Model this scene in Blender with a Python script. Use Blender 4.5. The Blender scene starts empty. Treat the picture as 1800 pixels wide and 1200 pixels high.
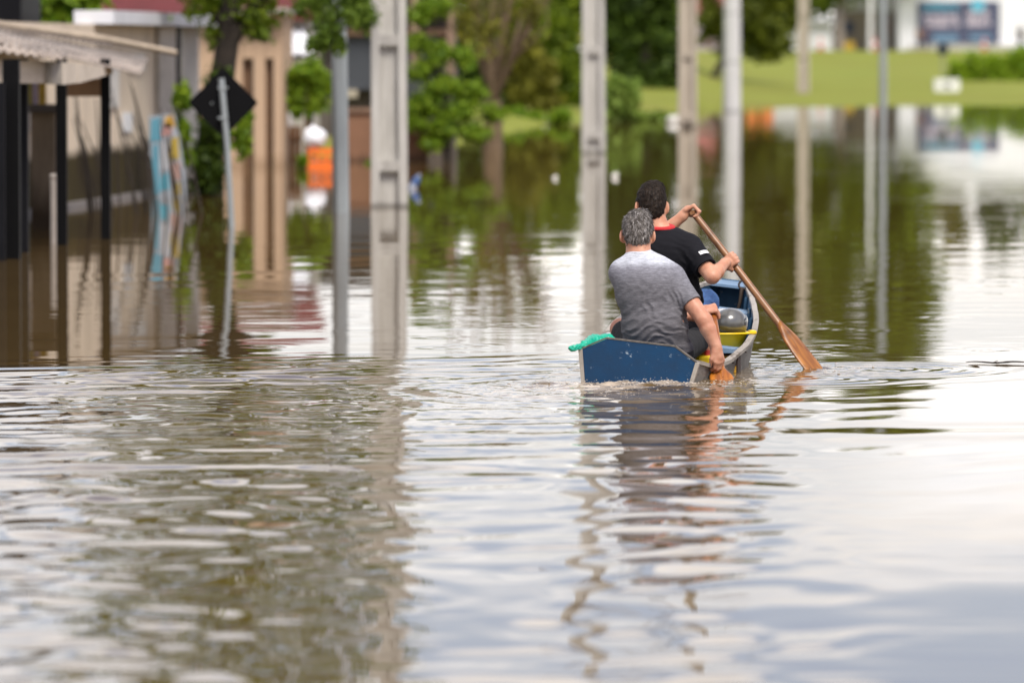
import bpy, math, random
import numpy as np
from mathutils import Vector, Matrix
random.seed(7); RNG = np.random.default_rng(11)
R = math.radians
SC = bpy.context.scene
COL = SC.collection

# ------------------------------------------------------------------ camera
CAM_H = 1.9            # eye height above the flood water
FPX = 10000.0          # focal length in pixels of the 1800 px wide photograph (200 mm)
PITCH = math.atan(512.0 / FPX)
cam_data = bpy.data.cameras.new('camera')
cam = bpy.data.objects.new('camera', cam_data); COL.objects.link(cam)
cam.location = (0, 0, CAM_H)
cam.rotation_euler = (R(90) - PITCH, 0, 0)
cam_data.sensor_width = 36; cam_data.lens = 200
cam_data.clip_start = 0.5; cam_data.clip_end = 6000
cam_data.dof.use_dof = True
cam_data.dof.focus_distance = 33.0
cam_data.dof.aperture_fstop = 2.7
cam_data.dof.aperture_blades = 0
SC.camera = cam

# ------------------------------------------------------------------ sky and sun
SUN_EL, SUN_AZ = R(55), R(155)      # behind and left of the camera
world = bpy.data.worlds.new('World'); SC.world = world; world.use_nodes = True
wn = world.node_tree; wn.nodes.clear()
def wnode(t, **k):
    n = wn.nodes.new(t)
    for a, b in k.items(): setattr(n, a, b)
    return n
sky = wnode('ShaderNodeTexSky', sky_type='NISHITA'); sky.sun_disc = False
sky.sun_elevation = SUN_EL; sky.sun_rotation = R(155)
sky.air_density = 1.0; sky.dust_density = 1.2
bg_sky = wnode('ShaderNodeBackground'); bg_sky.inputs[1].default_value = 0.105
skt = wnode('ShaderNodeMixRGB', blend_type='MULTIPLY'); skt.inputs[0].default_value = 1.0; skt.inputs[2].default_value = (1.06, 0.95, 1.04, 1)
wn.links.new(sky.outputs[0], skt.inputs[1]); wn.links.new(skt.outputs[0], bg_sky.inputs[0])
tc = wnode('ShaderNodeTexCoord')
sep = wnode('ShaderNodeSeparateXYZ'); wn.links.new(tc.outputs['Generated'], sep.inputs[0])
def wmath(op, a, b=None, clamp=False):
    n = wnode('ShaderNodeMath', operation=op); n.use_clamp = clamp
    for i, v in enumerate((a, b)):
        if v is None: continue
        if isinstance(v, (int, float)): n.inputs[i].default_value = v
        else: wn.links.new(v, n.inputs[i])
    return n.outputs[0]
zz = wmath('ADD', wmath('MAXIMUM', sep.outputs[2], 0.0), 0.07)
cx = wmath('DIVIDE', sep.outputs[0], zz); cy = wmath('DIVIDE', sep.outputs[1], zz)
cmb = wnode('ShaderNodeCombineXYZ')
wn.links.new(cx, cmb.inputs[0]); wn.links.new(cy, cmb.inputs[1])
def cloud_noise(scale, detail, rough, off):
    mp = wnode('ShaderNodeMapping'); mp.inputs['Location'].default_value = off
    wn.links.new(cmb.outputs[0], mp.inputs[0])
    n = wnode('ShaderNodeTexNoise'); n.inputs['Scale'].default_value = scale
    n.inputs['Detail'].default_value = detail; n.inputs['Roughness'].default_value = rough
    n.inputs['Distortion'].default_value = 0.35
    wn.links.new(mp.outputs[0], n.inputs['Vector']); return n.outputs[0]
n1 = cloud_noise(1.05, 6, 0.55, (3.1, 2.7, 0.4))
cov = wnode('ShaderNodeMapRange'); cov.interpolation_type = 'SMOOTHSTEP'
cov.inputs['From Min'].default_value = 0.38; cov.inputs['From Max'].default_value = 0.62
wn.links.new(n1, cov.inputs[0])
# thick haze near the horizon joins the clouds into a white band
hz = wmath('SUBTRACT', 1.0, wmath('MULTIPLY', wmath('MAXIMUM', sep.outputs[2], 0.0), 11.5), True)
hz = wmath('POWER', hz, 1.3)
fac = wmath('MAXIMUM', cov.outputs[0], hz, True)
n2 = cloud_noise(2.6, 5, 0.6, (9.0, 1.0, 2.0))
ccol = wnode('ShaderNodeValToRGB')
ccol.color_ramp.elements[0].position = 0.33; ccol.color_ramp.elements[0].color = (0.95, 0.95, 0.98, 1)
ccol.color_ramp.elements[1].position = 0.68; ccol.color_ramp.elements[1].color = (1.0, 0.925, 0.85, 1)
wn.links.new(n2, ccol.inputs[0])
bg_cl = wnode('ShaderNodeBackground')
wn.links.new(wmath('ADD', wmath('MULTIPLY', hz, 0.50), 1.0), bg_cl.inputs[1])      # the hazy horizon is the brightest part of a clouded sky
wn.links.new(ccol.outputs[0], bg_cl.inputs[0])
wmix = wnode('ShaderNodeMixShader')
wn.links.new(fac, wmix.inputs[0]); wn.links.new(bg_sky.outputs[0], wmix.inputs[1]); wn.links.new(bg_cl.outputs[0], wmix.inputs[2])
wout = wnode('ShaderNodeOutputWorld'); wn.links.new(wmix.outputs[0], wout.inputs[0])

sun_d = bpy.data.lights.new('sun', 'SUN'); sun = bpy.data.objects.new('sun', sun_d); COL.objects.link(sun)
sun_d.energy = 2.8; sun_d.angle = R(20); sun_d.color = (1.0, 0.94, 0.85)
sv = Vector((math.sin(SUN_AZ) * math.cos(SUN_EL), math.cos(SUN_AZ) * math.cos(SUN_EL), math.sin(SUN_EL)))
sun.rotation_euler = sv.to_track_quat('Z', 'Y').to_euler()

vs = SC.view_settings
vs.view_transform = 'Standard'; vs.look = 'None'; vs.gamma = 1.0; vs.use_curve_mapping = False
vs.exposure = 0.66
SC.render.engine = 'CYCLES'
SC.cycles.use_denoising = True
SC.cycles.max_bounces = 6; SC.cycles.glossy_bounces = 3; SC.cycles.transmission_bounces = 4
SC.cycles.caustics_reflective = False; SC.cycles.caustics_refractive = False
SC.cycles.sample_clamp_indirect = 6.0

# ------------------------------------------------------------------ helpers
CP, SP = math.cos(PITCH), math.sin(PITCH)
def at(px, py, D):
    """world point at distance D (metres along +Y) for a direction measured in the photograph"""
    u = (px - 900.0) / FPX; v = (600.0 - py) / FPX
    d = Vector((u, CP + v * SP, -SP + v * CP)); d *= D / d.y
    return Vector((d.x, D, CAM_H + d.z))
def gx(px, D): return at(px, 600, D).x
def gz(py, D): return at(900, py, D).z

def tag(o, label=None, cat=None, group=None, kind=None):
    if label: o['label'] = label
    if cat: o['category'] = cat
    if group: o['group'] = group
    if kind: o['kind'] = kind
    return o
def empty(name, loc=(0, 0, 0), rz=0.0, label=None, cat=None, group=None):
    o = bpy.data.objects.new(name, None); COL.objects.link(o)
    o.location = loc; o.rotation_euler = (0, 0, rz); o.empty_display_size = 0.2
    return tag(o, label, cat, group)
def link_mesh(name, verts, faces, m, parent=None, smooth=False):
    me = bpy.data.meshes.new(name)
    me.from_pydata([tuple(v) for v in verts], [], [tuple(f) for f in faces]); me.update()
    if m is not None: me.materials.append(m)
    if smooth: me.polygons.foreach_set('use_smooth', [True] * len(me.polygons))
    o = bpy.data.objects.new(name, me); COL.objects.link(o)
    if parent is not None: o.parent = parent
    return o
def link_np(name, V, F, m, parent=None, smooth=True):
    V = np.ascontiguousarray(V, dtype=np.float32); F = np.ascontiguousarray(F, dtype=np.int32)
    me = bpy.data.meshes.new(name); k = F.shape[1]
    me.vertices.add(len(V)); me.vertices.foreach_set('co', V.ravel())
    me.loops.add(F.size); me.loops.foreach_set('vertex_index', F.ravel())
    me.polygons.add(len(F)); me.polygons.foreach_set('loop_start', np.arange(len(F), dtype=np.int32) * k)
    try: me.polygons.foreach_set('loop_total', np.full(len(F), k, dtype=np.int32))
    except Exception: pass
    me.update(calc_edges=True); me.validate()
    if smooth: me.polygons.foreach_set('use_smooth', np.ones(len(me.polygons), dtype=bool))
    if m is not None: me.materials.append(m)
    o = bpy.data.objects.new(name, me); COL.objects.link(o)
    if parent is not None: o.parent = parent
    return o

class MB:
    def __init__(s): s.v = []; s.f = []
    def add(s, vs, fs):
        b = len(s.v); s.v += [Vector(v) for v in vs]; s.f += [tuple(i + b for i in f) for f in fs]; return s
    def box(s, x0, x1, y0, y1, z0, z1, bev=0.0):
        if bev <= 0:
            s.add([(x0,y0,z0),(x1,y0,z0),(x1,y1,z0),(x0,y1,z0),(x0,y0,z1),(x1,y0,z1),(x1,y1,z1),(x0,y1,z1)],
                  [(0,3,2,1),(4,5,6,7),(0,1,5,4),(1,2,6,5),(2,3,7,6),(3,0,4,7)])
        else:
            b = bev; vs = []
            for z, i in ((z0, b), (z0 + b, 0), (z1 - b, 0), (z1, b)):
                for (x, y) in ((x0+i+b,y0+i),(x1-i-b,y0+i),(x1-i,y0+i+b),(x1-i,y1-i-b),(x1-i-b,y1-i),(x0+i+b,y1-i),(x0+i,y1-i-b),(x0+i,y0+i+b)):
                    vs.append((x, y, z))
            fs = [tuple(range(7, -1, -1)), tuple(range(24, 32))]
            for k in range(3):
                for i in range(8):
                    j = (i + 1) % 8; fs.append((k*8+i, k*8+j, k*8+8+j, k*8+8+i))
            s.add(vs, fs)
        return s
    def hexa(s, p):
        """8 corners: 4 of the bottom (ccw from above), 4 of the top"""
        return s.add(p, [(0,3,2,1),(4,5,6,7),(0,1,5,4),(1,2,6,5),(2,3,7,6),(3,0,4,7)])
    def tube(s, pts, rad, n=8, cap=True):
        pts = [Vector(p) for p in pts]
        if not hasattr(rad, '__len__'): rad = [rad] * len(pts)
        rings = []; ref = None
        for i, p in enumerate(pts):
            t = (pts[min(i+1, len(pts)-1)] - pts[max(i-1, 0)]).normalized()
            if ref is None: ref = Vector((0,0,1)) if abs(t.z) < 0.9 else Vector((1,0,0))
            a = (ref - t * ref.dot(t)).normalized(); b = t.cross(a); ref = a
            rings.append([p + (a*math.cos(2*math.pi*k/n) + b*math.sin(2*math.pi*k/n)) * rad[i] for k in range(n)])
        vs = [v for r in rings for v in r]; fs = []
        for i in range(len(pts)-1):
            for k in range(n):
                j = (k+1) % n; fs.append((i*n+k, i*n+j, (i+1)*n+j, (i+1)*n+k))
        if cap:      # caps on their own vertices so that smooth shading stays on the sides
            b0 = len(vs); vs += rings[0] + rings[-1]
            fs.append(tuple(b0 + k for k in range(n-1, -1, -1))); fs.append(tuple(b0 + n + k for k in range(n)))
        return s.add(vs, fs)
    def prism(s, poly, y0, y1):
        """poly in (x, z), extruded along y"""
        n = len(poly); vs = [(x, y0, z) for x, z in poly] + [(x, y1, z) for x, z in poly]
        fs = [tuple(range(n)), tuple(range(2*n-1, n-1, -1))]
        for i in range(n):
            j = (i+1) % n; fs.append((i, i+n, j+n, j))
        return s.add(vs, fs)
    def lathe(s, prof, n=20, c=(0,0,0), sx=1.0, sy=1.0, close=True):
        vs = []; fs = []; c = Vector(c)
        for r, z in prof:
            for k in range(n):
                a = 2*math.pi*k/n; vs.append(c + Vector((r*sx*math.cos(a), r*sy*math.sin(a), z)))
        for i in range(len(prof)-1):
            for k in range(n):
                j = (k+1) % n; fs.append((i*n+k, i*n+j, (i+1)*n+j, (i+1)*n+k))
        if close:
            fs.append(tuple(range(n-1,-1,-1))); fs.append(tuple((len(prof)-1)*n+k for k in range(n)))
        return s.add(vs, fs)
    def move(s, M):
        s.v = [M @ v for v in s.v]; return s
    def build(s, name, m, parent=None, smooth=False):
        return link_mesh(name, s.v, s.f, m, parent, smooth)

# ------------------------------------------------------------------ materials
MATS = {}
def nodes_of(m):
    return m.node_tree.nodes, m.node_tree.links
def mat(name, col, rough=0.7, var=0.25, scale=6.0, bump=0.0, bscale=40.0, metal=0.0, col2=None, stretch=(1,1,1), spec=0.5, coat=0.0):
    """base colour broken by two octaves of noise towards col2 (or a darker tone)"""
    if name in MATS: return MATS[name]
    m = bpy.data.materials.new(name); m.use_nodes = True; N, L = nodes_of(m)
    b = N['Principled BSDF']
    b.inputs['Roughness'].default_value = rough; b.inputs['Metallic'].default_value = metal
    b.inputs['Specular IOR Level'].default_value = spec
    if coat: b.inputs['Coat Weight'].default_value = coat; b.inputs['Coat Roughness'].default_value = 0.15
    c2 = col2 if col2 else tuple(c * (1 - var) for c in col)
    t = N.new('ShaderNodeTexCoord'); mp = N.new('ShaderNodeMapping'); mp.inputs['Scale'].default_value = stretch
    L.new(t.outputs['Object'], mp.inputs[0])
    n = N.new('ShaderNodeTexNoise'); n.inputs['Scale'].default_value = scale; n.inputs['Detail'].default_value = 6; n.inputs['Roughness'].default_value = 0.65
    L.new(mp.outputs[0], n.inputs['Vector'])
    r = N.new('ShaderNodeValToRGB'); r.color_ramp.elements[0].position = 0.35; r.color_ramp.elements[1].position = 0.68
    r.color_ramp.elements[0].color = (*c2, 1); r.color_ramp.elements[1].color = (*col, 1)
    L.new(n.outputs[0], r.inputs[0]); L.new(r.outputs[0], b.inputs['Base Color'])
    if bump > 0:
        n2 = N.new('ShaderNodeTexNoise'); n2.inputs['Scale'].default_value = bscale; n2.inputs['Detail'].default_value = 4
        L.new(mp.outputs[0], n2.inputs['Vector'])
        bp = N.new('ShaderNodeBump'); bp.inputs['Strength'].default_value = bump; bp.inputs['Distance'].default_value = 0.01
        L.new(n2.outputs[0], bp.inputs['Height']); L.new(bp.outputs[0], b.inputs['Normal'])
    MATS[name] = m; return m
def leaf_mat(name, a, b, trans=0.35):
    if name in MATS: return MATS[name]
    m = bpy.data.materials.new(name); m.use_nodes = True; N, L = nodes_of(m)
    N.remove(N['Principled BSDF']); out = N['Material Output']
    g = N.new('ShaderNodeNewGeometry'); r = N.new('ShaderNodeValToRGB')
    r.color_ramp.elements[0].color = (*a, 1); r.color_ramp.elements[1].color = (*b, 1)
    L.new(g.outputs['Random Per Island'], r.inputs[0])
    d = N.new('ShaderNodeBsdfPrincipled'); d.inputs['Roughness'].default_value = 0.55; d.inputs['Specular IOR Level'].default_value = 0.25
    t = N.new('ShaderNodeBsdfTranslucent'); mx = N.new('ShaderNodeMixShader'); mx.inputs[0].default_value = trans
    L.new(r.outputs[0], d.inputs['Base Color']); L.new(r.outputs[0], t.inputs['Color'])
    L.new(d.outputs[0], mx.inputs[1]); L.new(t.outputs[0], mx.inputs[2]); L.new(mx.outputs[0], out.inputs[0])
    MATS[name] = m; return m

# ------------------------------------------------------------------ implicit surfaces (one continuous skin)
def v3(p): return np.array(p[:], dtype=np.float32)
def cap(a, b, ra, rb, k=0.03): return ('c', v3(a), v3(b), ra, rb, k)
def ell(c, r, k=0.03, rot=None): return ('e', v3(c), v3(r), None if rot is None else np.array(rot, dtype=np.float32), 0, k)
def sdf_mesh(prims, res, cuts=(), disp=None, carve=()):
    """prims blended with a smooth minimum, cut by half spaces, polygonised with surface nets"""
    lo = np.full(3, 1e9); hi = np.full(3, -1e9); boxes = []
    for p in list(prims) + list(carve):
        if p[0] == 'c':
            r = max(p[3], p[4]); l = np.minimum(p[1], p[2]) - r; h = np.maximum(p[1], p[2]) + r
        else:
            r = p[2].max(); l = p[1] - r; h = p[1] + r
        boxes.append((l, h))
    for l, h in boxes[:len(prims)]:
        lo = np.minimum(lo, l); hi = np.maximum(hi, h)
    lo = lo - 4*res; hi = hi + 4*res
    n = np.ceil((hi - lo) / res).astype(int) + 1
    G = np.full(n, 0.5, dtype=np.float32)
    ax = [ (lo[i] + np.arange(n[i]) * res).astype(np.float32) for i in range(3) ]
    def dist(p, X, Y, Z):
        if p[0] == 'c':
            a, b = p[1], p[2]; ba = b - a; L2 = float((ba*ba).sum()) + 1e-12
            px, py, pz = X - a[0], Y - a[1], Z - a[2]
            t = np.clip((px*ba[0] + py*ba[1] + pz*ba[2]) / L2, 0, 1)
            return np.sqrt((px - t*ba[0])**2 + (py - t*ba[1])**2 + (pz - t*ba[2])**2) - (p[3] + t*(p[4]-p[3]))
        c, r, rot = p[1], p[2], p[3]
        px, py, pz = X - c[0], Y - c[1], Z - c[2]
        if rot is not None:
            qx = rot[0,0]*px + rot[0,1]*py + rot[0,2]*pz; qy = rot[1,0]*px + rot[1,1]*py + rot[1,2]*pz; qz = rot[2,0]*px + rot[2,1]*py + rot[2,2]*pz
            px, py, pz = qx, qy, qz
        k0 = np.sqrt((px/r[0])**2 + (py/r[1])**2 + (pz/r[2])**2); k1 = np.sqrt((px/r[0]**2)**2 + (py/r[1]**2)**2 + (pz/r[2]**2)**2) + 1e-9
        return k0 * (k0 - 1) / k1
    for idx, (p, (l, h)) in enumerate(zip(list(prims) + list(carve), boxes)):
        k = p[5]; m = k + 4*res
        i0 = np.maximum(np.floor((l - m - lo) / res).astype(int), 0); i1 = np.minimum(np.ceil((h + m - lo) / res).astype(int) + 1, n)
        if (i1 <= i0).any(): continue
        s = tuple(slice(i0[j], i1[j]) for j in range(3))
        X, Y, Z = ax[0][s[0]][:,None,None], ax[1][s[1]][None,:,None], ax[2][s[2]][None,None,:]
        d = dist(p, X, Y, Z); g = G[s]
        if idx < len(prims):
            hh = np.maximum(k - np.abs(g - d), 0) / k
            G[s] = np.minimum(g, d) - hh*hh*k*0.25
        else:
            G[s] = np.maximum(g, -d)
    if disp is not None:
        near = np.abs(G) < 0.06
        ii = np.nonzero(near)
        G[near] += disp(ax[0][ii[0]], ax[1][ii[1]], ax[2][ii[2]]).astype(np.float32)
    for (pt, nn) in cuts:        # keep the side the normal points away from
        nn = v3(nn); nn = nn / np.linalg.norm(nn); pt = v3(pt)
        d = (ax[0][:,None,None]-pt[0])*nn[0] + (ax[1][None,:,None]-pt[1])*nn[1] + (ax[2][None,None,:]-pt[2])*nn[2]
        G = np.maximum(G, d)
    # surface nets
    nx, ny, nz = n - 1
    S = (G < 0)
    acc = np.zeros((nx, ny, nz, 3), dtype=np.float32); cnt = np.zeros((nx, ny, nz), dtype=np.float32)
    cnr = [(i, j, k) for i in (0,1) for j in (0,1) for k in (0,1)]
    def sub(A, o): return A[o[0]:o[0]+nx, o[1]:o[1]+ny, o[2]:o[2]+nz]
    tot = sum(sub(S, o).astype(np.int8) for o in cnr); act = (tot > 0) & (tot < 8)
    ai = np.nonzero(act)
    gv = {o: G[ai[0]+o[0], ai[1]+o[1], ai[2]+o[2]] for o in cnr}
    P = np.zeros((len(ai[0]), 3), dtype=np.float32); C = np.zeros(len(ai[0]), dtype=np.float32)
    for a in cnr:
        for d in range(3):
            if a[d] == 1: continue
            b = list(a); b[d] = 1; b = tuple(b)
            ga, gb = gv[a], gv[b]; x = (ga < 0) != (gb < 0)
            t = np.where(x, ga / np.where(x, ga - gb, 1), 0)
            for e in range(3):
                P[:, e] += np.where(x, a[e] + (t if e == d else 0), 0)
            C += x
    P = P / C[:, None]
    V = np.stack([lo[e] + (ai[e] + P[:, e]) * res for e in range(3)], 1)
    ID = np.full((nx, ny, nz), -1, dtype=np.int32); ID[ai] = np.arange(len(ai[0]))
    F = []
    for d in range(3):
        e, f = (d+1) % 3, (d+2) % 3
        sl0 = [slice(1, n[i]-1) for i in range(3)]; sl1 = list(sl0)
        sl0[d] = slice(0, n[d]-1); sl1[d] = slice(1, n[d])
        a, b = S[tuple(sl0)], S[tuple(sl1)]
        for flip in (False, True):
            hit = (a & ~b) if not flip else (~a & b)
            ii = list(np.nonzero(hit))
            if len(ii[0]) == 0: continue
            q = [ii[0].copy(), ii[1].copy(), ii[2].copy()]
            for i in range(3):
                if i != d: q[i] = q[i] + 1
            def cell(de, df):
                r = [q[0], q[1], q[2]]; r[e] = r[e] + de; r[f] = r[f] + df
                return ID[r[0], r[1], r[2]]
            c4 = [cell(-1,-1), cell(0,-1), cell(0,0), cell(-1,0)]
            if flip: c4 = c4[::-1]
            F.append(np.stack(c4, 1))
    F = np.concatenate(F); F = F[(F >= 0).all(1)]
    return V, F
def smooth_np(V, F, it=2, lam=0.5):
    E = np.concatenate([F[:, [0,1]], F[:, [1,2]], F[:, [2,3]], F[:, [3,0]]])
    E = np.concatenate([E, E[:, ::-1]])
    deg = np.bincount(E[:,0], minlength=len(V)).astype(np.float32) + 1e-9
    for _ in range(it):
        s = np.stack([np.bincount(E[:,0], weights=V[E[:,1], k], minlength=len(V)) for k in range(3)], 1) / deg[:,None]
        V = V + lam * (s - V)
    return V
# ------------------------------------------------------------------ boat placement (the water gives way to the hull)
BOAT_O = Vector((0.715, 32.6, 0.0)); BOAT_H = R(9.3); BOAT_ROLL = R(6.3)
BOAT_M = Matrix.Translation(BOAT_O) @ Matrix.Rotation(-BOAT_H, 4, 'Z') @ Matrix.Rotation(BOAT_ROLL, 4, 'Y')
ST_L = [0.0, 0.3, 0.6, 1.1, 1.6, 2.1, 2.8, 3.4, 3.8, 4.1]
ST_B = [0.325, 0.375, 0.415, 0.462, 0.462, 0.415, 0.31, 0.215, 0.145, 0.085]
ST_S = [0.155, 0.122, 0.115, 0.178, 0.240, 0.300, 0.345, 0.373, 0.395, 0.413]
ST_LF = [1.0, 0.91, 0.85, 0.80, 0.80, 0.83, 0.90, 0.95, 1.0, 1.0]     # the old hull is warped: its left side runs in closer
ST_K = [-0.10, -0.11, -0.115, -0.12, -0.12, -0.12, -0.10, -0.05, 0.0, 0.06]
def boat_xy(X, Y):
    """world -> boat (across, along)"""
    dx, dy = X - BOAT_O.x, Y - BOAT_O.y; c, s = math.cos(BOAT_H), math.sin(BOAT_H)
    return dx*c - dy*s, dx*s + dy*c

# ------------------------------------------------------------------ ground under and around the flood
def shore(ratio):
    px = 900 + ratio * FPX
    return np.interp(px, [-2500, 300, 480, 760, 880, 1000, 1215, 1262, 1800, 3500], [88, 92, 97, 104, 128, 150, 156, 190, 196, 190])
def ground_z(X, Y):
    X = np.asarray(X, dtype=float); Y = np.asarray(Y, dtype=float)
    r = X / np.maximum(Y, 20)
    sh = shore(r); d = Y - sh
    right = np.clip((r - 0.030) / 0.02, 0, 1)
    sl = 0.016 * (1 - right) + 0.0093 * right
    up = np.minimum(np.where(d > 0, d * sl, 0), 1.86)
    dn = np.where(d < 0, np.maximum(d * 0.05, -0.85), 0)
    return up + dn
ys = np.concatenate([np.linspace(-60, 80, 12), np.arange(86, 260, 3.0), np.arange(262, 420, 8.0), np.array([440, 500, 650, 900, 1500, 3000, 5000])])
us = np.concatenate([np.array([-3.0, -1.2, -0.6, -0.3]), np.arange(-0.2, 0.2001, 0.005), np.array([0.3, 0.6, 1.2, 3.0])])
YY, UU = np.meshgrid(ys, us, indexing='ij'); XX = UU * np.maximum(YY, 60.0)
ZZ = ground_z(XX, YY) + 0.05*np.sin(XX*0.9+YY*0.33)*np.sin(YY*0.41)*(YY > 150)*(YY < 420)*0.6
m_, k_ = YY.shape; idx = np.arange(m_*k_).reshape(m_, k_)
Fg = np.stack([idx[:-1,:-1], idx[:-1,1:], idx[1:,1:], idx[1:,:-1]], -1).reshape(-1, 4)
m = bpy.data.materials.new('grass_ground'); m.use_nodes = True; N, L = nodes_of(m); b = N['Principled BSDF']; b.inputs['Roughness'].default_value = 0.95
b.inputs['Specular IOR Level'].default_value = 0.1
t = N.new('ShaderNodeTexCoord'); n1_ = N.new('ShaderNodeTexNoise'); n1_.inputs['Scale'].default_value = 0.16; n1_.inputs['Detail'].default_value = 8; n1_.inputs['Roughness'].default_value = 0.7
L.new(t.outputs['Object'], n1_.inputs['Vector'])
r = N.new('ShaderNodeValToRGB'); E = r.color_ramp.elements
E[0].position = 0.30; E[0].color = (0.19, 0.14, 0.05, 1); E[1].position = 0.66; E[1].color = (0.12, 0.19, 0.02, 1)
e = E.new(0.46); e.color = (0.165, 0.185, 0.028, 1); e = E.new(0.58); e.color = (0.195, 0.215, 0.038, 1)
L.new(n1_.outputs[0], r.inputs[0]); L.new(r.outputs[0], b.inputs['Base Color'])
MATS['grass_ground'] = m
tag(link_np('ground', np.stack([XX, YY, ZZ], -1).reshape(-1, 3), Fg, m), 'grassy bank and flooded ground rising beyond the water', kind='structure')

# ------------------------------------------------------------------ flood water: one sheet with real waves
D_rows = [-80.0, -40.0, -15.0, 0.0, 4.0, 7.0]
y = 9.0
while y < 15.5: D_rows.append(y); y += 0.12
while y < 95:
    D_rows.append(y); y += 0.028 if 30.8 < y < 34.6 else 0.030 * (y/17.0)**1.15 if y < 42 else 0.095 * (y/42.0)**0.8
while y < 620: D_rows.append(y); y *= 1.04
D_rows = np.array(D_rows)
uc = np.linspace(-0.112, 0.112, 640)
u_out = np.array([0.116, 0.122, 0.13, 0.145, 0.17, 0.22, 0.4, 0.9, 2.5])
u_all = np.concatenate([-u_out[::-1], uc, u_out])
DW, UW = np.meshgrid(D_rows, u_all, indexing='ij'); WX = UW * np.maximum(DW, 14.0); WY = DW.copy()

def fbm(X, Y, seed, scale):
    """smooth value in about -1..1 from a few rotated sines"""
    g = np.random.default_rng(seed); out = np.zeros_like(X)
    for i in range(7):
        a = g.uniform(0, 2*math.pi); k = scale * g.uniform(0.6, 1.7); out += np.sin(k*(X*math.cos(a)+Y*math.sin(a)) + g.uniform(0, 6.28))
    return out / 2.6
def waves(X, Y, seed, lam0, lam1, n, main, spread, slope):
    g = np.random.default_rng(seed); out = np.zeros_like(X)
    for i in range(n):
        lam = math.exp(g.uniform(math.log(lam0), math.log(lam1))); k = 2*math.pi/lam
        a = main + g.normal(0, spread); out += (slope/k) * math.sqrt(2.0/n) * np.sin(k*(X*math.cos(a)+Y*math.sin(a)) + g.uniform(0, 6.28))
    return out
sel = (DW > 8.5) & (DW < 98) & (np.abs(UW) < 0.145)
X = WX[sel]; Y = WY[sel]
bx_, bl_ = boat_xy(X, Y)          # across, along the boat's heading
behind = np.clip(-bl_, 0, None)
def sstep(a, b, v):
    t = np.clip((v - a) / (b - a), 0, 1); return t*t*(3-2*t)
warpX = X + 0.10*fbm(X, Y, 5, 2.2); warpY = Y + 0.16*fbm(X, Y, 6, 1.7)
# calm mirror to the right and far away, broken water to the left of the wake
left = 1 - sstep(-1.1, 0.55, X + 0.018*(33 - Y))
Yb = 34.95 + 0.8*np.minimum(X, 0.3) + 0.30*fbm(X, Y, 13, 0.9) + 0.12*fbm(X, Y, 14, 3.0)     # edge of the disturbed water
near = sstep(1.6, -0.6, Y - Yb)
patch = 0.55 + 0.45*fbm(X, Y, 21, 0.55)
patch = np.clip(patch, 0.15, 1.2)
h = np.zeros_like(X)
# long low swell from the boat reaching the foreground
midz = np.exp(-((X - 0.72 + 0.010*(33-Y))/0.50)**2)      # smoother water in the boat's own track
h += waves(warpX, warpY, 31, 0.5, 1.2, 24, R(80), 0.9, 0.022) * (0.012 + 0.35*midz + 0.65*left) * near * (0.35 + 0.65*patch)
lp = left**1.3 * near * (0.40 + 0.60*patch) * (0.16 + 0.84*sstep(27.5, 21.5, Y + 0.4*X))
# older wake: long thin crests fanning left from the boat
ll = left**1.2 * near * sstep(20.5, 25.5, Y + 0.4*X) * (0.45 + 0.55*patch)
h += waves(warpX, warpY, 35, 0.26, 0.75, 30, R(101), 0.13, 0.046) * ll
h += waves(X, Y, 36, 0.10, 0.24, 40, R(98), 0.35, 0.030) * ll * np.clip(0.3 + fbm(X, Y, 37, 0.9), 0, 1)
h += waves(warpX, warpY, 32, 0.24, 0.60, 36, R(38), 0.5, 0.058) * lp
h += waves(warpX, warpY, 34, 0.24, 0.65, 36, R(138), 0.5, 0.050) * lp
h += waves(warpX, warpY, 33, 0.34, 0.85, 40, R(80), 1.3, 0.024) * midz * near
h += 0.0050*np.sin(2*math.pi*(Y - Yb)/0.75) * np.exp(-((Y - Yb + 0.5)/0.9)**2) * sstep(0.5, -0.6, X)
# spreading arcs thrown by the strokes, older ones larger
for (s0, side, r0, lam, amp, wd) in ((-0.4, .35, 1.2, .30, .0022, .5), (-1.6, -.3, 2.6, .52, .0018, .7), (-3.2, .3, 3.9, .66, .0016, .9), (-5.2, -.2, 5.6, .8, .0018, 1.1), (-8.0, .2, 8.2, .95, .0018, 1.4), (0.6, .75, .5, .16, .0020, .35), (1.35, 1.15, .45, .15, .0022, .35), (1.3, 1.1, 1.1, .22, .0016, .4)):
    cxw = BOAT_O.x + s0*math.sin(BOAT_H) + side*math.cos(BOAT_H); cyw = BOAT_O.y + s0*math.cos(BOAT_H) - side*math.sin(BOAT_H)
    rr = np.sqrt((X-cxw)**2 + (Y-cyw)**2) + 0.20*fbm(X, Y, 77, 1.3)
    h += amp * np.sin(2*math.pi*(rr-r0)/lam) * np.exp(-((rr-r0)/wd)**2) * (1 - 0.96*sstep(0.030, 0.052, X/Y)*(r0 > 1))
# smooth rounded swells rolling off to the right of the long paddle
pcx, pcy = gx(1436, 33.95), 33.95
for r0, lam, amp, wd in ((1.15, .62, .0042, .45), (2.3, .85, .0050, .6), (4.6, 1.1, .0040, .9)):
    rr = np.sqrt((X-pcx+.25)**2 + ((Y-pcy)*0.8)**2) + 0.16*fbm(X, Y, 78, 1.1)
    h += amp*np.sin(2*math.pi*(rr-r0)/lam)*np.exp(-((rr-r0)/wd)**2)*sstep(-0.3, 0.2, X-pcx+.35)*sstep(34.4, 33.7, Y)*np.clip(0.75+0.6*fbm(X, Y, 79, 1.6), 0, 1.3)
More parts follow.
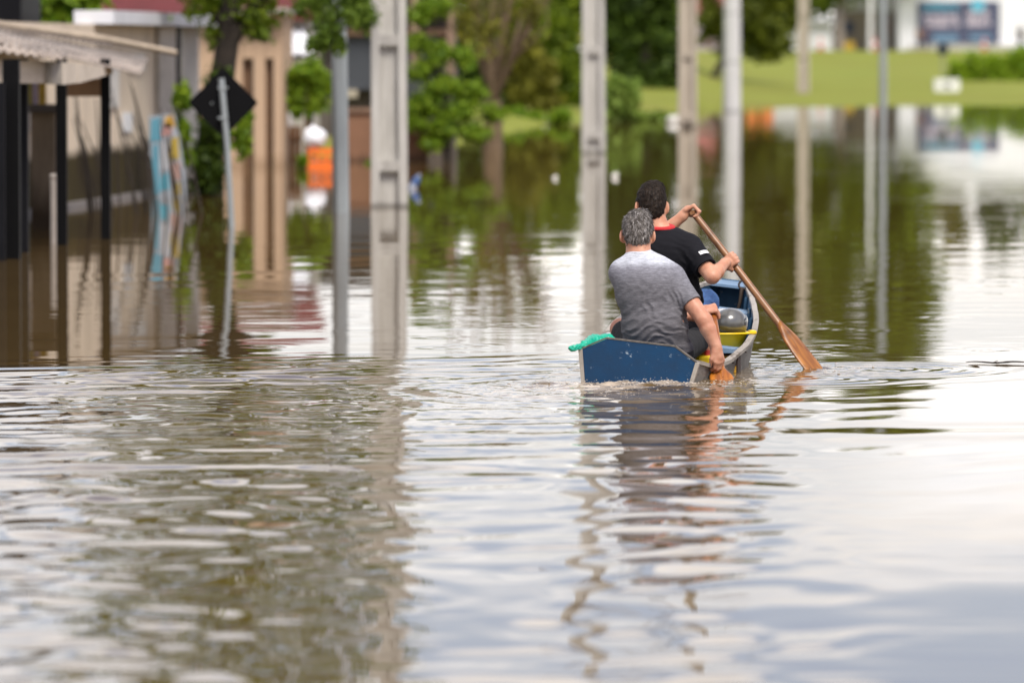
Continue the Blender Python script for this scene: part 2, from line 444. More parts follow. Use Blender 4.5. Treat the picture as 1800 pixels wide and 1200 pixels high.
# diverging wake lines behind the stern
for sgn in (-1, 1):
    sd = sgn*bx_
    arm = np.abs(sd) - 0.28 - 0.36*behind
    ph = 2*math.pi*(sd*0.86 + behind*0.5) / 0.42
    h += 0.0042*np.sin(ph + 0.6*fbm(X, Y, 40, 1.2)) * np.exp(-(arm/0.55)**2) * np.exp(-behind/9.0) * (sd > 0) * sstep(-0.3, 0.4, -bl_) * (1.0 if sgn < 0 else 0.10)
# bands crossing to the left behind the boat
bandw = np.exp(-((Y-33.4-0.25*(X-0.4))/1.5)**2) * sstep(0.1, -1.2, X)
h += 0.0085*np.sin(2*math.pi*(Y-33.4-0.26*X + 0.10*fbm(X, Y, 8, 1.5))/0.62) * bandw
h += 0.0080*np.sin(2*math.pi*(Y-27.0-0.2*X + 0.1*fbm(X, Y, 9, 1.2))/0.9) * np.exp(-((Y-26.4-0.22*X)/2.6)**2) * sstep(0.6, -1.0, X)
# churn at the stern and fine chop in the fresh wake
churn = np.exp(-(bx_/0.50)**2) * np.exp(-(behind/0.95)**2) * sstep(0.12, -0.05, bl_)
h += churn * (waves(warpX, warpY, 51, 0.07, 0.24, 30, R(60), 2.0, 0.26) + 0.006*fbm(X, Y, 3, 14))
trail = np.exp(-((bx_ + 0.22*behind)/(0.55+0.20*behind))**2) * np.exp(-behind/3.2) * sstep(0.1, -0.3, bl_)
h += trail * waves(warpX, warpY, 52, 0.08, 0.22, 34, R(75), 1.6, 0.085)
chopL = np.exp(-((Y-30.8-0.2*X)/2.6)**2) * sstep(0.6, -0.6, X)
h += chopL * patch * waves(warpX, warpY, 53, 0.09, 0.26, 40, R(88), 0.8, 0.060)
for (cx0, cy0, rad) in ((gx(1263, 32.95), 32.95, .22), (gx(1436, 33.95), 33.95, .26)):
    q = np.exp(-(((X-cx0)/rad)**2 + ((Y-cy0)/(rad*1.6))**2)); h += q*waves(X, Y, 61, 0.06, 0.2, 24, 0, 3.0, 0.10)
# water along the hull side
side_w = np.exp(-((np.abs(bx_)-0.45)/0.25)**2) * sstep(-0.2, 0.2, bl_) * sstep(4.4, 3.2, bl_)
h += side_w * waves(warpX, warpY, 54, 0.10, 0.3, 24, R(30), 1.5, 0.035)
# faint wind ripples, far
gust = np.clip(0.35 + 0.65*fbm(X, Y*0.35, 71, 0.5), 0, 1)
h += waves(X, Y, 72, 0.30, 0.9, 22, R(88), 0.35, 0.0014) * sstep(31, 40, Y) * gust * np.clip((78-Y)/30, 0, 1)
# small rings where bubbles and insects break the still surface
gd = np.random.default_rng(123)
for i in range(420):
    yy = 36 + 58*gd.random()**1.3; uu = gd.uniform(-0.015, 0.1) if gd.random() < 0.93 else gd.uniform(-0.1, 0.0); xx = uu*yy
    q = (np.abs(X - xx) < 0.9) & (np.abs(Y - yy) < 0.9)
    if not q.any(): continue
    rr = np.sqrt((X[q]-xx)**2 + (Y[q]-yy)**2); Rr = gd.uniform(0.08, 0.20); lam = Rr*gd.uniform(0.9, 1.5)
    h[q] += lam*gd.uniform(0.003, 0.008)*np.cos(2*math.pi*rr/lam)*np.exp(-(rr/Rr)**2)
h += 0.0005*fbm(X, Y, 99, 3.0)
fade = sstep(8.6, 12, Y) * sstep(0.145, 0.12, np.abs(X/np.maximum(Y, 14)))
h *= fade
WZ = np.zeros_like(WX); WZ[sel] = h
AER = np.zeros_like(WX)
AER[sel] = np.clip(1.1*churn + 0.75*trail + 0.35*chopL*patch + 0.35*np.exp(-((X-gx(1275, 33))/.3)**2 - ((Y-33.1)/.5)**2), 0, 1) * np.clip(0.65 + 0.5*fbm(X, Y, 17, 9) + 0.3*fbm(X, Y, 18, 22), 0, 1)
def water_z(x, y):
    r = int(np.clip(np.searchsorted(D_rows, y), 1, len(D_rows)-1)); r = r if abs(D_rows[r]-y) < abs(D_rows[r-1]-y) else r-1
    c = int(np.argmin(np.abs(u_all*max(D_rows[r], 14.0) - x))); return float(WZ[r, c])
bw, bl = boat_xy(WX, WY)
hb = np.interp(bl, ST_L, ST_B) * 0.93 - 0.035
inside = (bl > 0.012) & (bl < 3.9) & (np.abs(bw) < hb*np.where(bw < 0, np.interp(bl, ST_L, ST_LF), 1.0))
WZ[inside] = -0.22
mm, kk = WX.shape; idx = np.arange(mm*kk).reshape(mm, kk)
Fw = np.stack([idx[:-1,:-1], idx[:-1,1:], idx[1:,1:], idx[1:,:-1]], -1).reshape(-1, 4)
m = bpy.data.materials.new('muddy_water'); m.use_nodes = True; N, L = nodes_of(m); b = N['Principled BSDF']
b.inputs['Roughness'].default_value = 0.02; b.inputs['IOR'].default_value = 1.333
t = N.new('ShaderNodeTexCoord'); nn = N.new('ShaderNodeTexNoise'); nn.inputs['Scale'].default_value = 0.6; nn.inputs['Detail'].default_value = 5
L.new(t.outputs['Object'], nn.inputs['Vector'])
r = N.new('ShaderNodeValToRGB'); r.color_ramp.elements[0].color = (0.082, 0.048, 0.013, 1); r.color_ramp.elements[1].color = (0.108, 0.068, 0.022, 1)
L.new(nn.outputs[0], r.inputs[0])
at_ = N.new('ShaderNodeAttribute'); at_.attribute_name = 'aerated'       # bubbles make the churned mud paler
mxa = N.new('ShaderNodeMixRGB'); mxa.inputs[2].default_value = (0.40, 0.33, 0.255, 1); L.new(at_.outputs['Fac'], mxa.inputs[0]); L.new(r.outputs[0], mxa.inputs[1]); L.new(mxa.outputs[0], b.inputs['Base Color'])
# wind riffles too fine for the sheet, in patches
mp = N.new('ShaderNodeMapping'); mp.inputs['Scale'].default_value = (1.0, 2.2, 1.0); L.new(t.outputs['Object'], mp.inputs[0])
nr = N.new('ShaderNodeTexNoise'); nr.inputs['Scale'].default_value = 1.7; nr.inputs['Detail'].default_value = 2; L.new(mp.outputs[0], nr.inputs['Vector'])
npch = N.new('ShaderNodeTexNoise'); npch.inputs['Scale'].default_value = 0.16; npch.inputs['Detail'].default_value = 3; L.new(t.outputs['Object'], npch.inputs['Vector'])
mr = N.new('ShaderNodeMapRange'); mr.inputs['From Min'].default_value = 0.45; mr.inputs['From Max'].default_value = 0.75; L.new(npch.outputs[0], mr.inputs[0])
mu = N.new('ShaderNodeMath'); mu.operation = 'MULTIPLY'; L.new(nr.outputs[0], mu.inputs[0]); L.new(mr.outputs[0], mu.inputs[1])
bp = N.new('ShaderNodeBump'); bp.inputs['Strength'].default_value = 0.12; bp.inputs['Distance'].default_value = 0.02
L.new(mu.outputs[0], bp.inputs['Height']); L.new(bp.outputs[0], b.inputs['Normal'])
wat = link_np('flood_water', np.stack([WX, WY, WZ], -1).reshape(-1, 3), Fw, m); tag(wat, 'brown flood water covering the street', kind='structure')
wa_ = wat.data.attributes.new('aerated', 'FLOAT', 'POINT'); wa_.data.foreach_set('value', AER.ravel().astype(np.float32))
# ------------------------------------------------------------------ the rowing boat
def paint_mat(name, paint, under, chips=0.55, scale=9.0, rough=0.5, stretch=(1,1,1), grime=(0.06,0.05,0.04)):
    m = bpy.data.materials.new(name); m.use_nodes = True; N, L = nodes_of(m); b = N['Principled BSDF']; b.inputs['Roughness'].default_value = rough
    b.inputs['Specular IOR Level'].default_value = 0.2
    t = N.new('ShaderNodeTexCoord'); mp = N.new('ShaderNodeMapping'); mp.inputs['Scale'].default_value = stretch; L.new(t.outputs['Object'], mp.inputs[0])
    a = N.new('ShaderNodeTexNoise'); a.inputs['Scale'].default_value = 3.0; a.inputs['Detail'].default_value = 7; a.inputs['Roughness'].default_value = 0.7; L.new(mp.outputs[0], a.inputs['Vector'])
    ra = N.new('ShaderNodeValToRGB'); ra.color_ramp.elements[0].position = 0.3; ra.color_ramp.elements[1].position = 0.7
    ra.color_ramp.elements[0].color = (*[c*0.55+g*0.15 for c, g in zip(paint, grime)], 1); ra.color_ramp.elements[1].color = (*[c*1.1 for c in paint], 1); L.new(a.outputs[0], ra.inputs[0])
    c = N.new('ShaderNodeTexNoise'); c.inputs['Scale'].default_value = scale; c.inputs['Detail'].default_value = 10; c.inputs['Roughness'].default_value = 0.8; L.new(mp.outputs[0], c.inputs['Vector'])
    rc = N.new('ShaderNodeMapRange'); rc.inputs['From Min'].default_value = chips; rc.inputs['From Max'].default_value = chips + 0.04
    pm = N.new('ShaderNodeTexNoise'); pm.inputs['Scale'].default_value = 2.6; pm.inputs['Detail'].default_value = 3; L.new(t.outputs['Object'], pm.inputs['Vector'])
    pa = N.new('ShaderNodeMath'); pa.operation = 'MULTIPLY_ADD'; pa.inputs[1].default_value = 0.5; pa.inputs[2].default_value = -0.25; L.new(pm.outputs[0], pa.inputs[0])
    pb = N.new('ShaderNodeMath'); pb.operation = 'ADD'; L.new(pa.outputs[0], pb.inputs[0]); L.new(c.outputs[0], pb.inputs[1]); L.new(pb.outputs[0], rc.inputs[0])
    mx = N.new('ShaderNodeMixRGB'); mx.inputs[2].default_value = (*under, 1); L.new(rc.outputs[0], mx.inputs[0]); L.new(ra.outputs[0], mx.inputs[1]); L.new(mx.outputs[0], b.inputs['Base Color'])
    bp = N.new('ShaderNodeBump'); bp.inputs['Strength'].default_value = 0.5; bp.inputs['Distance'].default_value = 0.004; L.new(c.outputs[0], bp.inputs['Height']); L.new(bp.outputs[0], b.inputs['Normal'])
    return m
M_TRANSOM = paint_mat('transom_blue_paint', (0.004, 0.045, 0.118), (0.33, 0.40, 0.46), chips=0.60, scale=20)
M_INNER = paint_mat('inner_blue_paint', (0.045, 0.115, 0.195), (0.30, 0.30, 0.28), chips=0.60, scale=7, stretch=(1, 0.4, 1))
M_SEAT = paint_mat('seat_blue_paint', (0.17, 0.27, 0.40), (0.45, 0.46, 0.45), chips=0.62, scale=8, stretch=(0.4, 1, 1))
M_OUTER = paint_mat('weathered_hull', (0.25, 0.24, 0.22), (0.12, 0.11, 0.10), chips=0.53, scale=8, stretch=(1, 0.3, 1))
M_RAIL = paint_mat('worn_rail_wood', (0.38, 0.345, 0.30), (0.15, 0.125, 0.10), chips=0.56, scale=16, stretch=(1, 0.25, 1))
M_IRON = mat('rusty_iron', (0.10, 0.07, 0.05), 0.6, 0.5, 30, metal=0.5)

boat = empty('rowing_boat', label='small blue wooden rowing boat carrying two men', cat='boat')
boat.matrix_world = BOAT_M
def st(arr, l): return float(np.interp(l, ST_L, arr))
Ls = np.linspace(0, 4.1, 34)
def smooth_arr(arr):
    v = np.array([st(arr, l) for l in Ls])
    for _ in range(2):
        w = v.copy(); w[1:-1] = 0.25*v[:-2] + 0.5*v[1:-1] + 0.25*v[2:]; v = w
    return v
B_, S_, K_, LF_ = smooth_arr(ST_B), smooth_arr(ST_S), smooth_arr(ST_K), smooth_arr(ST_LF)
TH = 0.016
def side_pts(i, sgn, off=0.0):
    b = B_[i]*(LF_[i] if sgn < 0 else 1.0); bb = b*0.87
    return [(sgn*(bb-off), Ls[i], K_[i]), (sgn*(bb+(b-bb)*0.55+0.012-off), Ls[i], K_[i]+(S_[i]-K_[i])*0.5), (sgn*(b-off), Ls[i], S_[i])]
for sgn in (-1, 1):
    mb = MB(); n = len(Ls); vs = []
    for i in range(n): vs += side_pts(i, sgn)
    for i in range(n): vs += side_pts(i, sgn, TH)
    fs = []
    for i in range(n-1):
        for k in range(2):
            a = i*3+k; fs.append((a, a+1, a+4, a+3) if sgn > 0 else (a, a+3, a+4, a+1))
    mo = MB().add(vs[:3*n], fs)
    o = mo.build('side_plank', M_OUTER, boat, True)
    inner = MB().add(vs[3*n:], [f[::-1] for f in fs]); inner.build('side_lining', M_INNER, o, True)
    # gunwale rail, a squared strip that follows the sheer
    rl = MB(); pv = []
    for i in range(n):
        bq = B_[i]*(LF_[i] if sgn < 0 else 1.0); x0 = sgn*(bq-TH-0.006); x1 = sgn*(bq+0.012); z = S_[i] + 0.003*math.sin(i*1.7)
        pv += [(x0, Ls[i], z-0.012), (x1, Ls[i], z-0.014), (x1, Ls[i], z+0.008), (x0, Ls[i], z+0.010)]
    pf = []
    for i in range(n-1):
        for k in range(4):
            a = i*4+k; c = i*4+(k+1) % 4; pf.append((a, c, c+4, a+4) if sgn < 0 else (a, a+4, c+4, c))
    pf += [(0,1,2,3), (4*n-1, 4*n-2, 4*n-3, 4*n-4)]
    rl.add(pv, pf).build('gunwale_rail', M_RAIL, boat)
# bottom boards
for q in range(5):
    f0, f1 = -1 + q*0.4 + 0.01, -1 + (q+1)*0.4 - 0.01
    vs = []; fs = []
    for i in range(len(Ls)):
        w = B_[i]*0.87*(LF_[i] if f0 < 0 else 1.0)
        vs += [(f0*w, Ls[i], K_[i]-0.004), (f1*w, Ls[i], K_[i]-0.004), (f1*w, Ls[i], K_[i]+0.014), (f0*w, Ls[i], K_[i]+0.014)]
    for i in range(len(Ls)-1):
        for k in range(4):
            a = i*4+k; c = i*4+(k+1) % 4; fs.append((a, a+4, c+4, c))
    MB().add(vs, fs).build('bottom_board', M_INNER, boat)
# transom with clipped corners
b0, s0 = ST_B[0], ST_S[0]
TP = [(-0.275, -0.13), (0.275, -0.13), (b0+0.004, s0-0.006), (0.20, 0.224), (-0.20, 0.224), (-b0-0.004, s0-0.006)]
tr = MB().prism(TP, -0.022, 0.012).build('transom', M_TRANSOM, boat)
# worn top edge of the transom
cp = [(-b0-0.006, s0-0.004), (-0.20, 0.226), (0.20, 0.226), (b0+0.006, s0-0.004)]
ed = MB()
for (xa, za), (xb, zb) in zip(cp[:-1], cp[1:]):
    d = Vector((xb-xa, 0, zb-za)).normalized(); nrm = Vector((-d.z, 0, d.x))
    a, c = Vector((xa, 0, za)), Vector((xb, 0, zb))
    ed.hexa([a+Vector((0,-.024,0)), c+Vector((0,-.024,0)), c+Vector((0,.014,0)), a+Vector((0,.014,0)),
             a+nrm*.008+Vector((0,-.024,0)), c+nrm*.008+Vector((0,-.024,0)), c+nrm*.008+Vector((0,.014,0)), a+nrm*.008+Vector((0,.014,0))])
ed.build('edge_strip', mat('dark_worn_wood', (0.16, 0.14, 0.12), 0.8, 0.6, 30), tr)
for sgn in (-1, 1):      # pale end grain of the side planks beside the transom
    x = sgn*(b0+0.004)
    xb = sgn*0.277
    MB().hexa([(xb, -0.03, -0.13), (xb+.020*sgn, -0.03, -0.13), (xb+.020*sgn, .03, -0.13), (xb, .03, -0.13),
               (x, -0.03, s0-.004), (x+.024*sgn, -0.03, s0-.006), (x+.024*sgn, .03, s0-.006), (x, .03, s0-.004)]).build('corner_batten', M_RAIL, boat)
# bow board, small deck, painter ring
i = len(Ls)-1
MB().prism([(-B_[i]*.8, K_[i]), (B_[i]*.8, K_[i]), (B_[i], S_[i]+.012), (-B_[i], S_[i]+.012)], 4.085, 4.115).build('bow_board', M_INNER, boat)
MB().hexa([(-.135, 3.86, .385), (.135, 3.86, .385), (.078, 4.085, .402), (-.078, 4.085, .402), (-.135, 3.86, .402), (.135, 3.86, .402), (.078, 4.085, .419), (-.078, 4.085, .419)]).build('bow_deck', M_SEAT, boat)
rg = MB(); pts = [(0.105+0.028*math.cos(a), 3.80, 0.415+0.028*math.sin(a)) for a in np.linspace(0, 2*math.pi, 13)]
rg.tube(pts, 0.007, 6, False).build('painter_ring', M_IRON, boat, True)
MB().tube([(0.10, 3.80, 0.40), (0.098, 3.79, 0.30), (0.085, 3.785, 0.22)], [0.012, 0.012, 0.009], 6).build('iron_strap', M_IRON, boat)
# thwarts and ribs
def thwart(l0, l1, z, th=0.022, m_=M_SEAT):
    w0 = np.interp(l0, Ls, B_)*0.99-TH; w1 = np.interp(l1, Ls, B_)*0.99-TH
    def fit(w, l):
        s = np.interp(l, Ls, S_); k = np.interp(l, Ls, K_); f = min(1, max(0, (z-k)/(s-k))); return w*(0.87+0.13*f)
    w0, w1 = fit(w0, l0), fit(w1, l1); v0, v1 = w0*float(np.interp(l0, Ls, LF_)), w1*float(np.interp(l1, Ls, LF_))
    return MB().hexa([(-v0,l0,z-th),(w0,l0,z-th),(w1,l1,z-th),(-v1,l1,z-th),(-v0,l0,z),(w0,l0,z),(w1,l1,z),(-v1,l1,z)]).build('seat', m_, boat)
thwart(0.03, 0.62, 0.055)
thwart(0.93, 1.16, 0.190)
thwart(1.28, 1.62, 0.150)
thwart(2.95, 3.38, 0.285)
for l in (0.75, 1.85, 2.4, 2.85, 3.5):
    i = int(np.argmin(abs(Ls-l)))
    for sgn in (-1, 1):
        p = side_pts(i, sgn, TH+0.010); MB().tube([p[0], p[1], (p[2][0], p[2][1], p[2][2]-.02)], 0.014, 6).build('rib', M_INNER, boat)
# rivets along the pale outer side
for l in (0.55, 0.9, 1.3, 1.7):
    i = int(np.argmin(abs(Ls-l))); p = side_pts(i, 1)[2]
    MB().lathe([(0.0,-.004),(.007,-.003),(.007,.003),(0,.004)], 8, (p[0]+.002, p[1], p[2]-.035)).build('rivet', M_IRON, boat)

# ------------------------------------------------------------------ paddles
def wood_mat(name, col, col2):
    m = bpy.data.materials.new(name); m.use_nodes = True; N, L = nodes_of(m); b = N['Principled BSDF']; b.inputs['Roughness'].default_value = 0.38
    t = N.new('ShaderNodeTexCoord'); mp = N.new('ShaderNodeMapping'); mp.inputs['Scale'].default_value = (1, 1, 0.12); L.new(t.outputs['Object'], mp.inputs[0])
    n = N.new('ShaderNodeTexNoise'); n.inputs['Scale'].default_value = 32; n.inputs['Detail'].default_value = 7; n.inputs['Distortion'].default_value = 0.8; L.new(mp.outputs[0], n.inputs['Vector'])
    r = N.new('ShaderNodeValToRGB'); r.color_ramp.elements[0].position = 0.32; r.color_ramp.elements[1].position = 0.66
    r.color_ramp.elements[0].color = (*col2, 1); r.color_ramp.elements[1].color = (*col, 1); L.new(n.outputs[0], r.inputs[0])
    n2 = N.new('ShaderNodeTexNoise'); n2.inputs['Scale'].default_value = 9; n2.inputs['Detail'].default_value = 5; L.new(t.outputs['Object'], n2.inputs['Vector'])
    r2 = N.new('ShaderNodeMapRange'); r2.inputs['From Min'].default_value = 0.52; r2.inputs['From Max'].default_value = 0.72; L.new(n2.outputs[0], r2.inputs[0])
    mx = N.new('ShaderNodeMixRGB'); mx.inputs[2].default_value = (*[c*0.35 for c in col2], 1); L.new(r2.outputs[0], mx.inputs[0]); L.new(r.outputs[0], mx.inputs[1]); L.new(mx.outputs[0], b.inputs['Base Color'])
    return m
M_PAD = wood_mat('varnished_paddle_wood', (0.36, 0.145, 0.026), (0.17, 0.056, 0.013))
M_PAD2 = wood_mat('orange_paddle_wood', (0.42, 0.14, 0.012), (0.17, 0.045, 0.008))
M_GRIP = wood_mat('worn_paddle_wood', (0.31, 0.15, 0.06), (0.16, 0.07, 0.03))
def paddle(name, top, tip, face, L_blade, w_blade, r_sh, label, m_sh, m_bl, grip_axis=None):
    """axis from top to tip is local -Z; face = direction the blade's flat side looks to"""
    top, tip = Vector(top), Vector(tip); ax = (top - tip).normalized()
    fy = Vector(face); fy = (fy - ax*fy.dot(ax)).normalized(); fx = fy.cross(ax)
    M = Matrix.Translation(tip) @ Matrix((fx, fy, ax)).transposed().to_4x4()
    e = empty(name, label=label, cat='paddle'); e.matrix_world = M
    Lt = (top-tip).length
    sh = MB(); zs = [L_blade*0.55, L_blade*0.9, L_blade*1.05, Lt*0.7, Lt*0.9, Lt]
    rr = [r_sh*0.55, r_sh*0.95, r_sh, r_sh*1.02, r_sh*0.97, r_sh*0.95]
    sh.tube([(0.003*math.sin(z*5), 0, z) for z in zs], rr, 14).build('shaft', m_sh, e, True)
    prof = [(0.0, .55), (.03, .78), (.12, .94), (.3, 1.0), (.55, .98), (.75, .84), (.86, .62), (.95, .40), (1.03, .24)]
    vs = []; fs = []; nk = 10
    for t_, w_ in prof:
        w = w_*w_blade/2; th = 0.006 + 0.016*t_**1.5
        for k in range(nk):
            a = 2*math.pi*k/nk; ca, sa = math.cos(a), math.sin(a)
            vs.append((w*math.copysign(abs(ca)**0.75, ca), th*math.copysign(abs(sa)**0.9, sa)*(1.0), t_*L_blade))
    for i in range(len(prof)-1):
        for k in range(nk):
            j = (k+1) % nk; fs.append((i*nk+k, i*nk+j, (i+1)*nk+j, (i+1)*nk+k))
    fs += [tuple(range(nk-1,-1,-1)), tuple((len(prof)-1)*nk+k for k in range(nk))]
    MB().add(vs, fs).build('blade', m_bl, e, True)
    if grip_axis is not None:
        g = (M.inverted().to_3x3() @ Vector(grip_axis)).normalized()
        MB().tube([Vector((0,0,Lt)) - g*.055, Vector((0,0,Lt)) - g*.02, Vector((0,0,Lt)) + g*.02, Vector((0,0,Lt)) + g*.055], [.012, .017, .017, .012], 10).build('grip', m_sh, e, True)
    return e
P2_TOP, P2_WET = at(1219, 374, 34.42), at(1432, 650, 33.93)
P2_TIP = P2_WET + (P2_WET - P2_TOP).normalized()*0.10
paddle('paddle', P2_TOP, P2_TIP, (0.75, -0.75, 0.35), 0.46, 0.158, 0.0215, 'long brown wooden paddle held by the man in the black shirt', M_GRIP, M_PAD, (0.25, 0.97, 0))
P1_TOP, P1_WET = at(1252, 552, 33.32), at(1270, 667, 32.84)
P1_TIP = P1_WET + (P1_WET - P1_TOP).normalized()*0.10
paddle('paddle', P1_TOP, P1_TIP, (0.25, -0.93, 0.2), 0.195, 0.165, 0.026, 'short orange brown paddle gripped low by the man in the grey shirt', M_PAD2, M_PAD2)
P2_AX = (P2_TIP - P2_TOP).normalized(); P1_AX = (P1_TIP - P1_TOP).normalized()
# ------------------------------------------------------------------ the two men
def skin_mat(name, col, red):
    m = bpy.data.materials.new(name); m.use_nodes = True; N, L = nodes_of(m); b = N['Principled BSDF']
    b.inputs['Roughness'].default_value = 0.5; b.inputs['Specular IOR Level'].default_value = 0.35
    b.inputs['Subsurface Weight'].default_value = 0.12; b.inputs['Subsurface Radius'].default_value = (0.012, 0.005, 0.003); b.inputs['Subsurface Scale'].default_value = 0.6
    t = N.new('ShaderNodeTexCoord'); n = N.new('ShaderNodeTexNoise'); n.inputs['Scale'].default_value = 14; n.inputs['Detail'].default_value = 6; L.new(t.outputs['Object'], n.inputs['Vector'])
    r = N.new('ShaderNodeValToRGB'); r.color_ramp.elements[0].position = 0.36; r.color_ramp.elements[1].position = 0.66
    r.color_ramp.elements[0].color = (*red, 1); r.color_ramp.elements[1].color = (*col, 1); L.new(n.outputs[0], r.inputs[0]); L.new(r.outputs[0], b.inputs['Base Color'])
    n2 = N.new('ShaderNodeTexNoise'); n2.inputs['Scale'].default_value = 42; n2.inputs['Detail'].default_value = 5; L.new(t.outputs['Object'], n2.inputs['Vector'])
    bp = N.new('ShaderNodeBump'); bp.inputs['Strength'].default_value = 0.4; bp.inputs['Distance'].default_value = 0.006; L.new(n2.outputs[0], bp.inputs['Height']); L.new(bp.outputs[0], b.inputs['Normal'])
    return m
def hair_mat(name, a, b_, scale=90):
    m = bpy.data.materials.new(name); m.use_nodes = True; N, L = nodes_of(m); b = N['Principled BSDF']; b.inputs['Roughness'].default_value = 0.7; b.inputs['Specular IOR Level'].default_value = 0.12
    t = N.new('ShaderNodeTexCoord'); n = N.new('ShaderNodeTexNoise'); n.inputs['Scale'].default_value = scale; n.inputs['Detail'].default_value = 6; n.inputs['Roughness'].default_value = 0.75; n.inputs['Distortion'].default_value = 1.2
    mp = N.new('ShaderNodeMapping'); mp.inputs['Scale'].default_value = (1, 1, 0.35); L.new(t.outputs['Object'], mp.inputs[0]); L.new(mp.outputs[0], n.inputs['Vector'])
    r = N.new('ShaderNodeValToRGB'); r.color_ramp.elements[0].position = 0.34; r.color_ramp.elements[1].position = 0.64
    r.color_ramp.elements[0].color = (*a, 1); r.color_ramp.elements[1].color = (*b_, 1); L.new(n.outputs[0], r.inputs[0]); L.new(r.outputs[0], b.inputs['Base Color'])
    bp = N.new('ShaderNodeBump'); bp.inputs['Strength'].default_value = 0.9; bp.inputs['Distance'].default_value = 0.006; L.new(n.outputs[0], bp.inputs['Height']); L.new(bp.outputs[0], b.inputs['Normal'])
    return m
def cloth_mat(name, cols, z0, z1, heather=0.35, hscale=60, rough=0.85, edge=None):
    """cols: list of (position, colour) from hem z0 to shoulder z1"""
    m = bpy.data.materials.new(name); m.use_nodes = True; N, L = nodes_of(m); b = N['Principled BSDF']; b.inputs['Roughness'].default_value = rough
    b.inputs['Specular IOR Level'].default_value = 0.15; b.inputs['Sheen Weight'].default_value = 0.0
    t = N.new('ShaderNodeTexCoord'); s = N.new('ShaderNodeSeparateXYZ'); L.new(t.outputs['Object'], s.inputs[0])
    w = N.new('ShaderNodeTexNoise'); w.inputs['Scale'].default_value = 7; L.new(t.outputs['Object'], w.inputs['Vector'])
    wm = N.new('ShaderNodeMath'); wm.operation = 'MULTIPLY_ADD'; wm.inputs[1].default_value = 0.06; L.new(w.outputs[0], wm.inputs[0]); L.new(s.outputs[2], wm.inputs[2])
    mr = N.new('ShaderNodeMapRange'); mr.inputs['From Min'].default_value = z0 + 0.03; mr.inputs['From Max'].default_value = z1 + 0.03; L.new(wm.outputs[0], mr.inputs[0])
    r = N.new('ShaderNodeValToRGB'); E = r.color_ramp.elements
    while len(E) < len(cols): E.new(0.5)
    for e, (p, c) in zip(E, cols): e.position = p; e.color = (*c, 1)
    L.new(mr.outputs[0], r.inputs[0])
    mp = N.new('ShaderNodeMapping'); mp.inputs['Scale'].default_value = (0.35, 0.35, 1.6); L.new(t.outputs['Object'], mp.inputs[0])
    n = N.new('ShaderNodeTexNoise'); n.inputs['Scale'].default_value = hscale; n.inputs['Detail'].default_value = 5; n.inputs['Roughness'].default_value = 0.8; L.new(mp.outputs[0], n.inputs['Vector'])
    hr = N.new('ShaderNodeMapRange'); hr.inputs['From Min'].default_value = 0.3; hr.inputs['From Max'].default_value = 0.7; hr.inputs['To Min'].default_value = 1 - heather; hr.inputs['To Max'].default_value = 1 + heather; L.new(n.outputs[0], hr.inputs[0])
    mx = N.new('ShaderNodeMixRGB'); mx.blend_type = 'MULTIPLY'; mx.inputs[0].default_value = 1; L.new(r.outputs[0], mx.inputs[1]); L.new(hr.outputs[0], mx.inputs[2]); L.new(mx.outputs[0], b.inputs['Base Color'])
    n3 = N.new('ShaderNodeTexNoise'); n3.inputs['Scale'].default_value = 18; n3.inputs['Detail'].default_value = 3
    mp3 = N.new('ShaderNodeMapping'); mp3.inputs['Rotation'].default_value = (0, R(35), 0); mp3.inputs['Scale'].default_value = (0.5, 1, 1.8); L.new(t.outputs['Object'], mp3.inputs[0]); L.new(mp3.outputs[0], n3.inputs['Vector'])
    bp = N.new('ShaderNodeBump'); bp.inputs['Strength'].default_value = 0.35; bp.inputs['Distance'].default_value = 0.012; L.new(n3.outputs[0], bp.inputs['Height']); L.new(bp.outputs[0], b.inputs['Normal'])
    return m
def folds(dirs, amp, seed=0, zmin=-9, zmax=9):
    """creases: ridged sines bent by slow noise"""
    g = np.random.default_rng(seed)
    def f(x, y, z):
        w = 0.055*np.sin(9*x+5*z+1.3) + 0.040*np.sin(14*z-7*x+y*6) + 0.020*np.sin(31*x+17*z) + 0.010*np.sin(57*z-23*x)
        out = np.zeros_like(x)
        for (dx, dz, lam, a, cx_, cz_, rad) in dirs:
            s = np.sin(2*np.pi*((x+w)*dx + (z+w*0.7)*dz)/(lam*1.45) + 3*np.sin(5*y))
            win = np.exp(-(((x-cx_)/rad)**2 + ((z-cz_)/rad)**2))
            out += a*(np.abs(s)*2-1)*win
        return out*amp
    return f
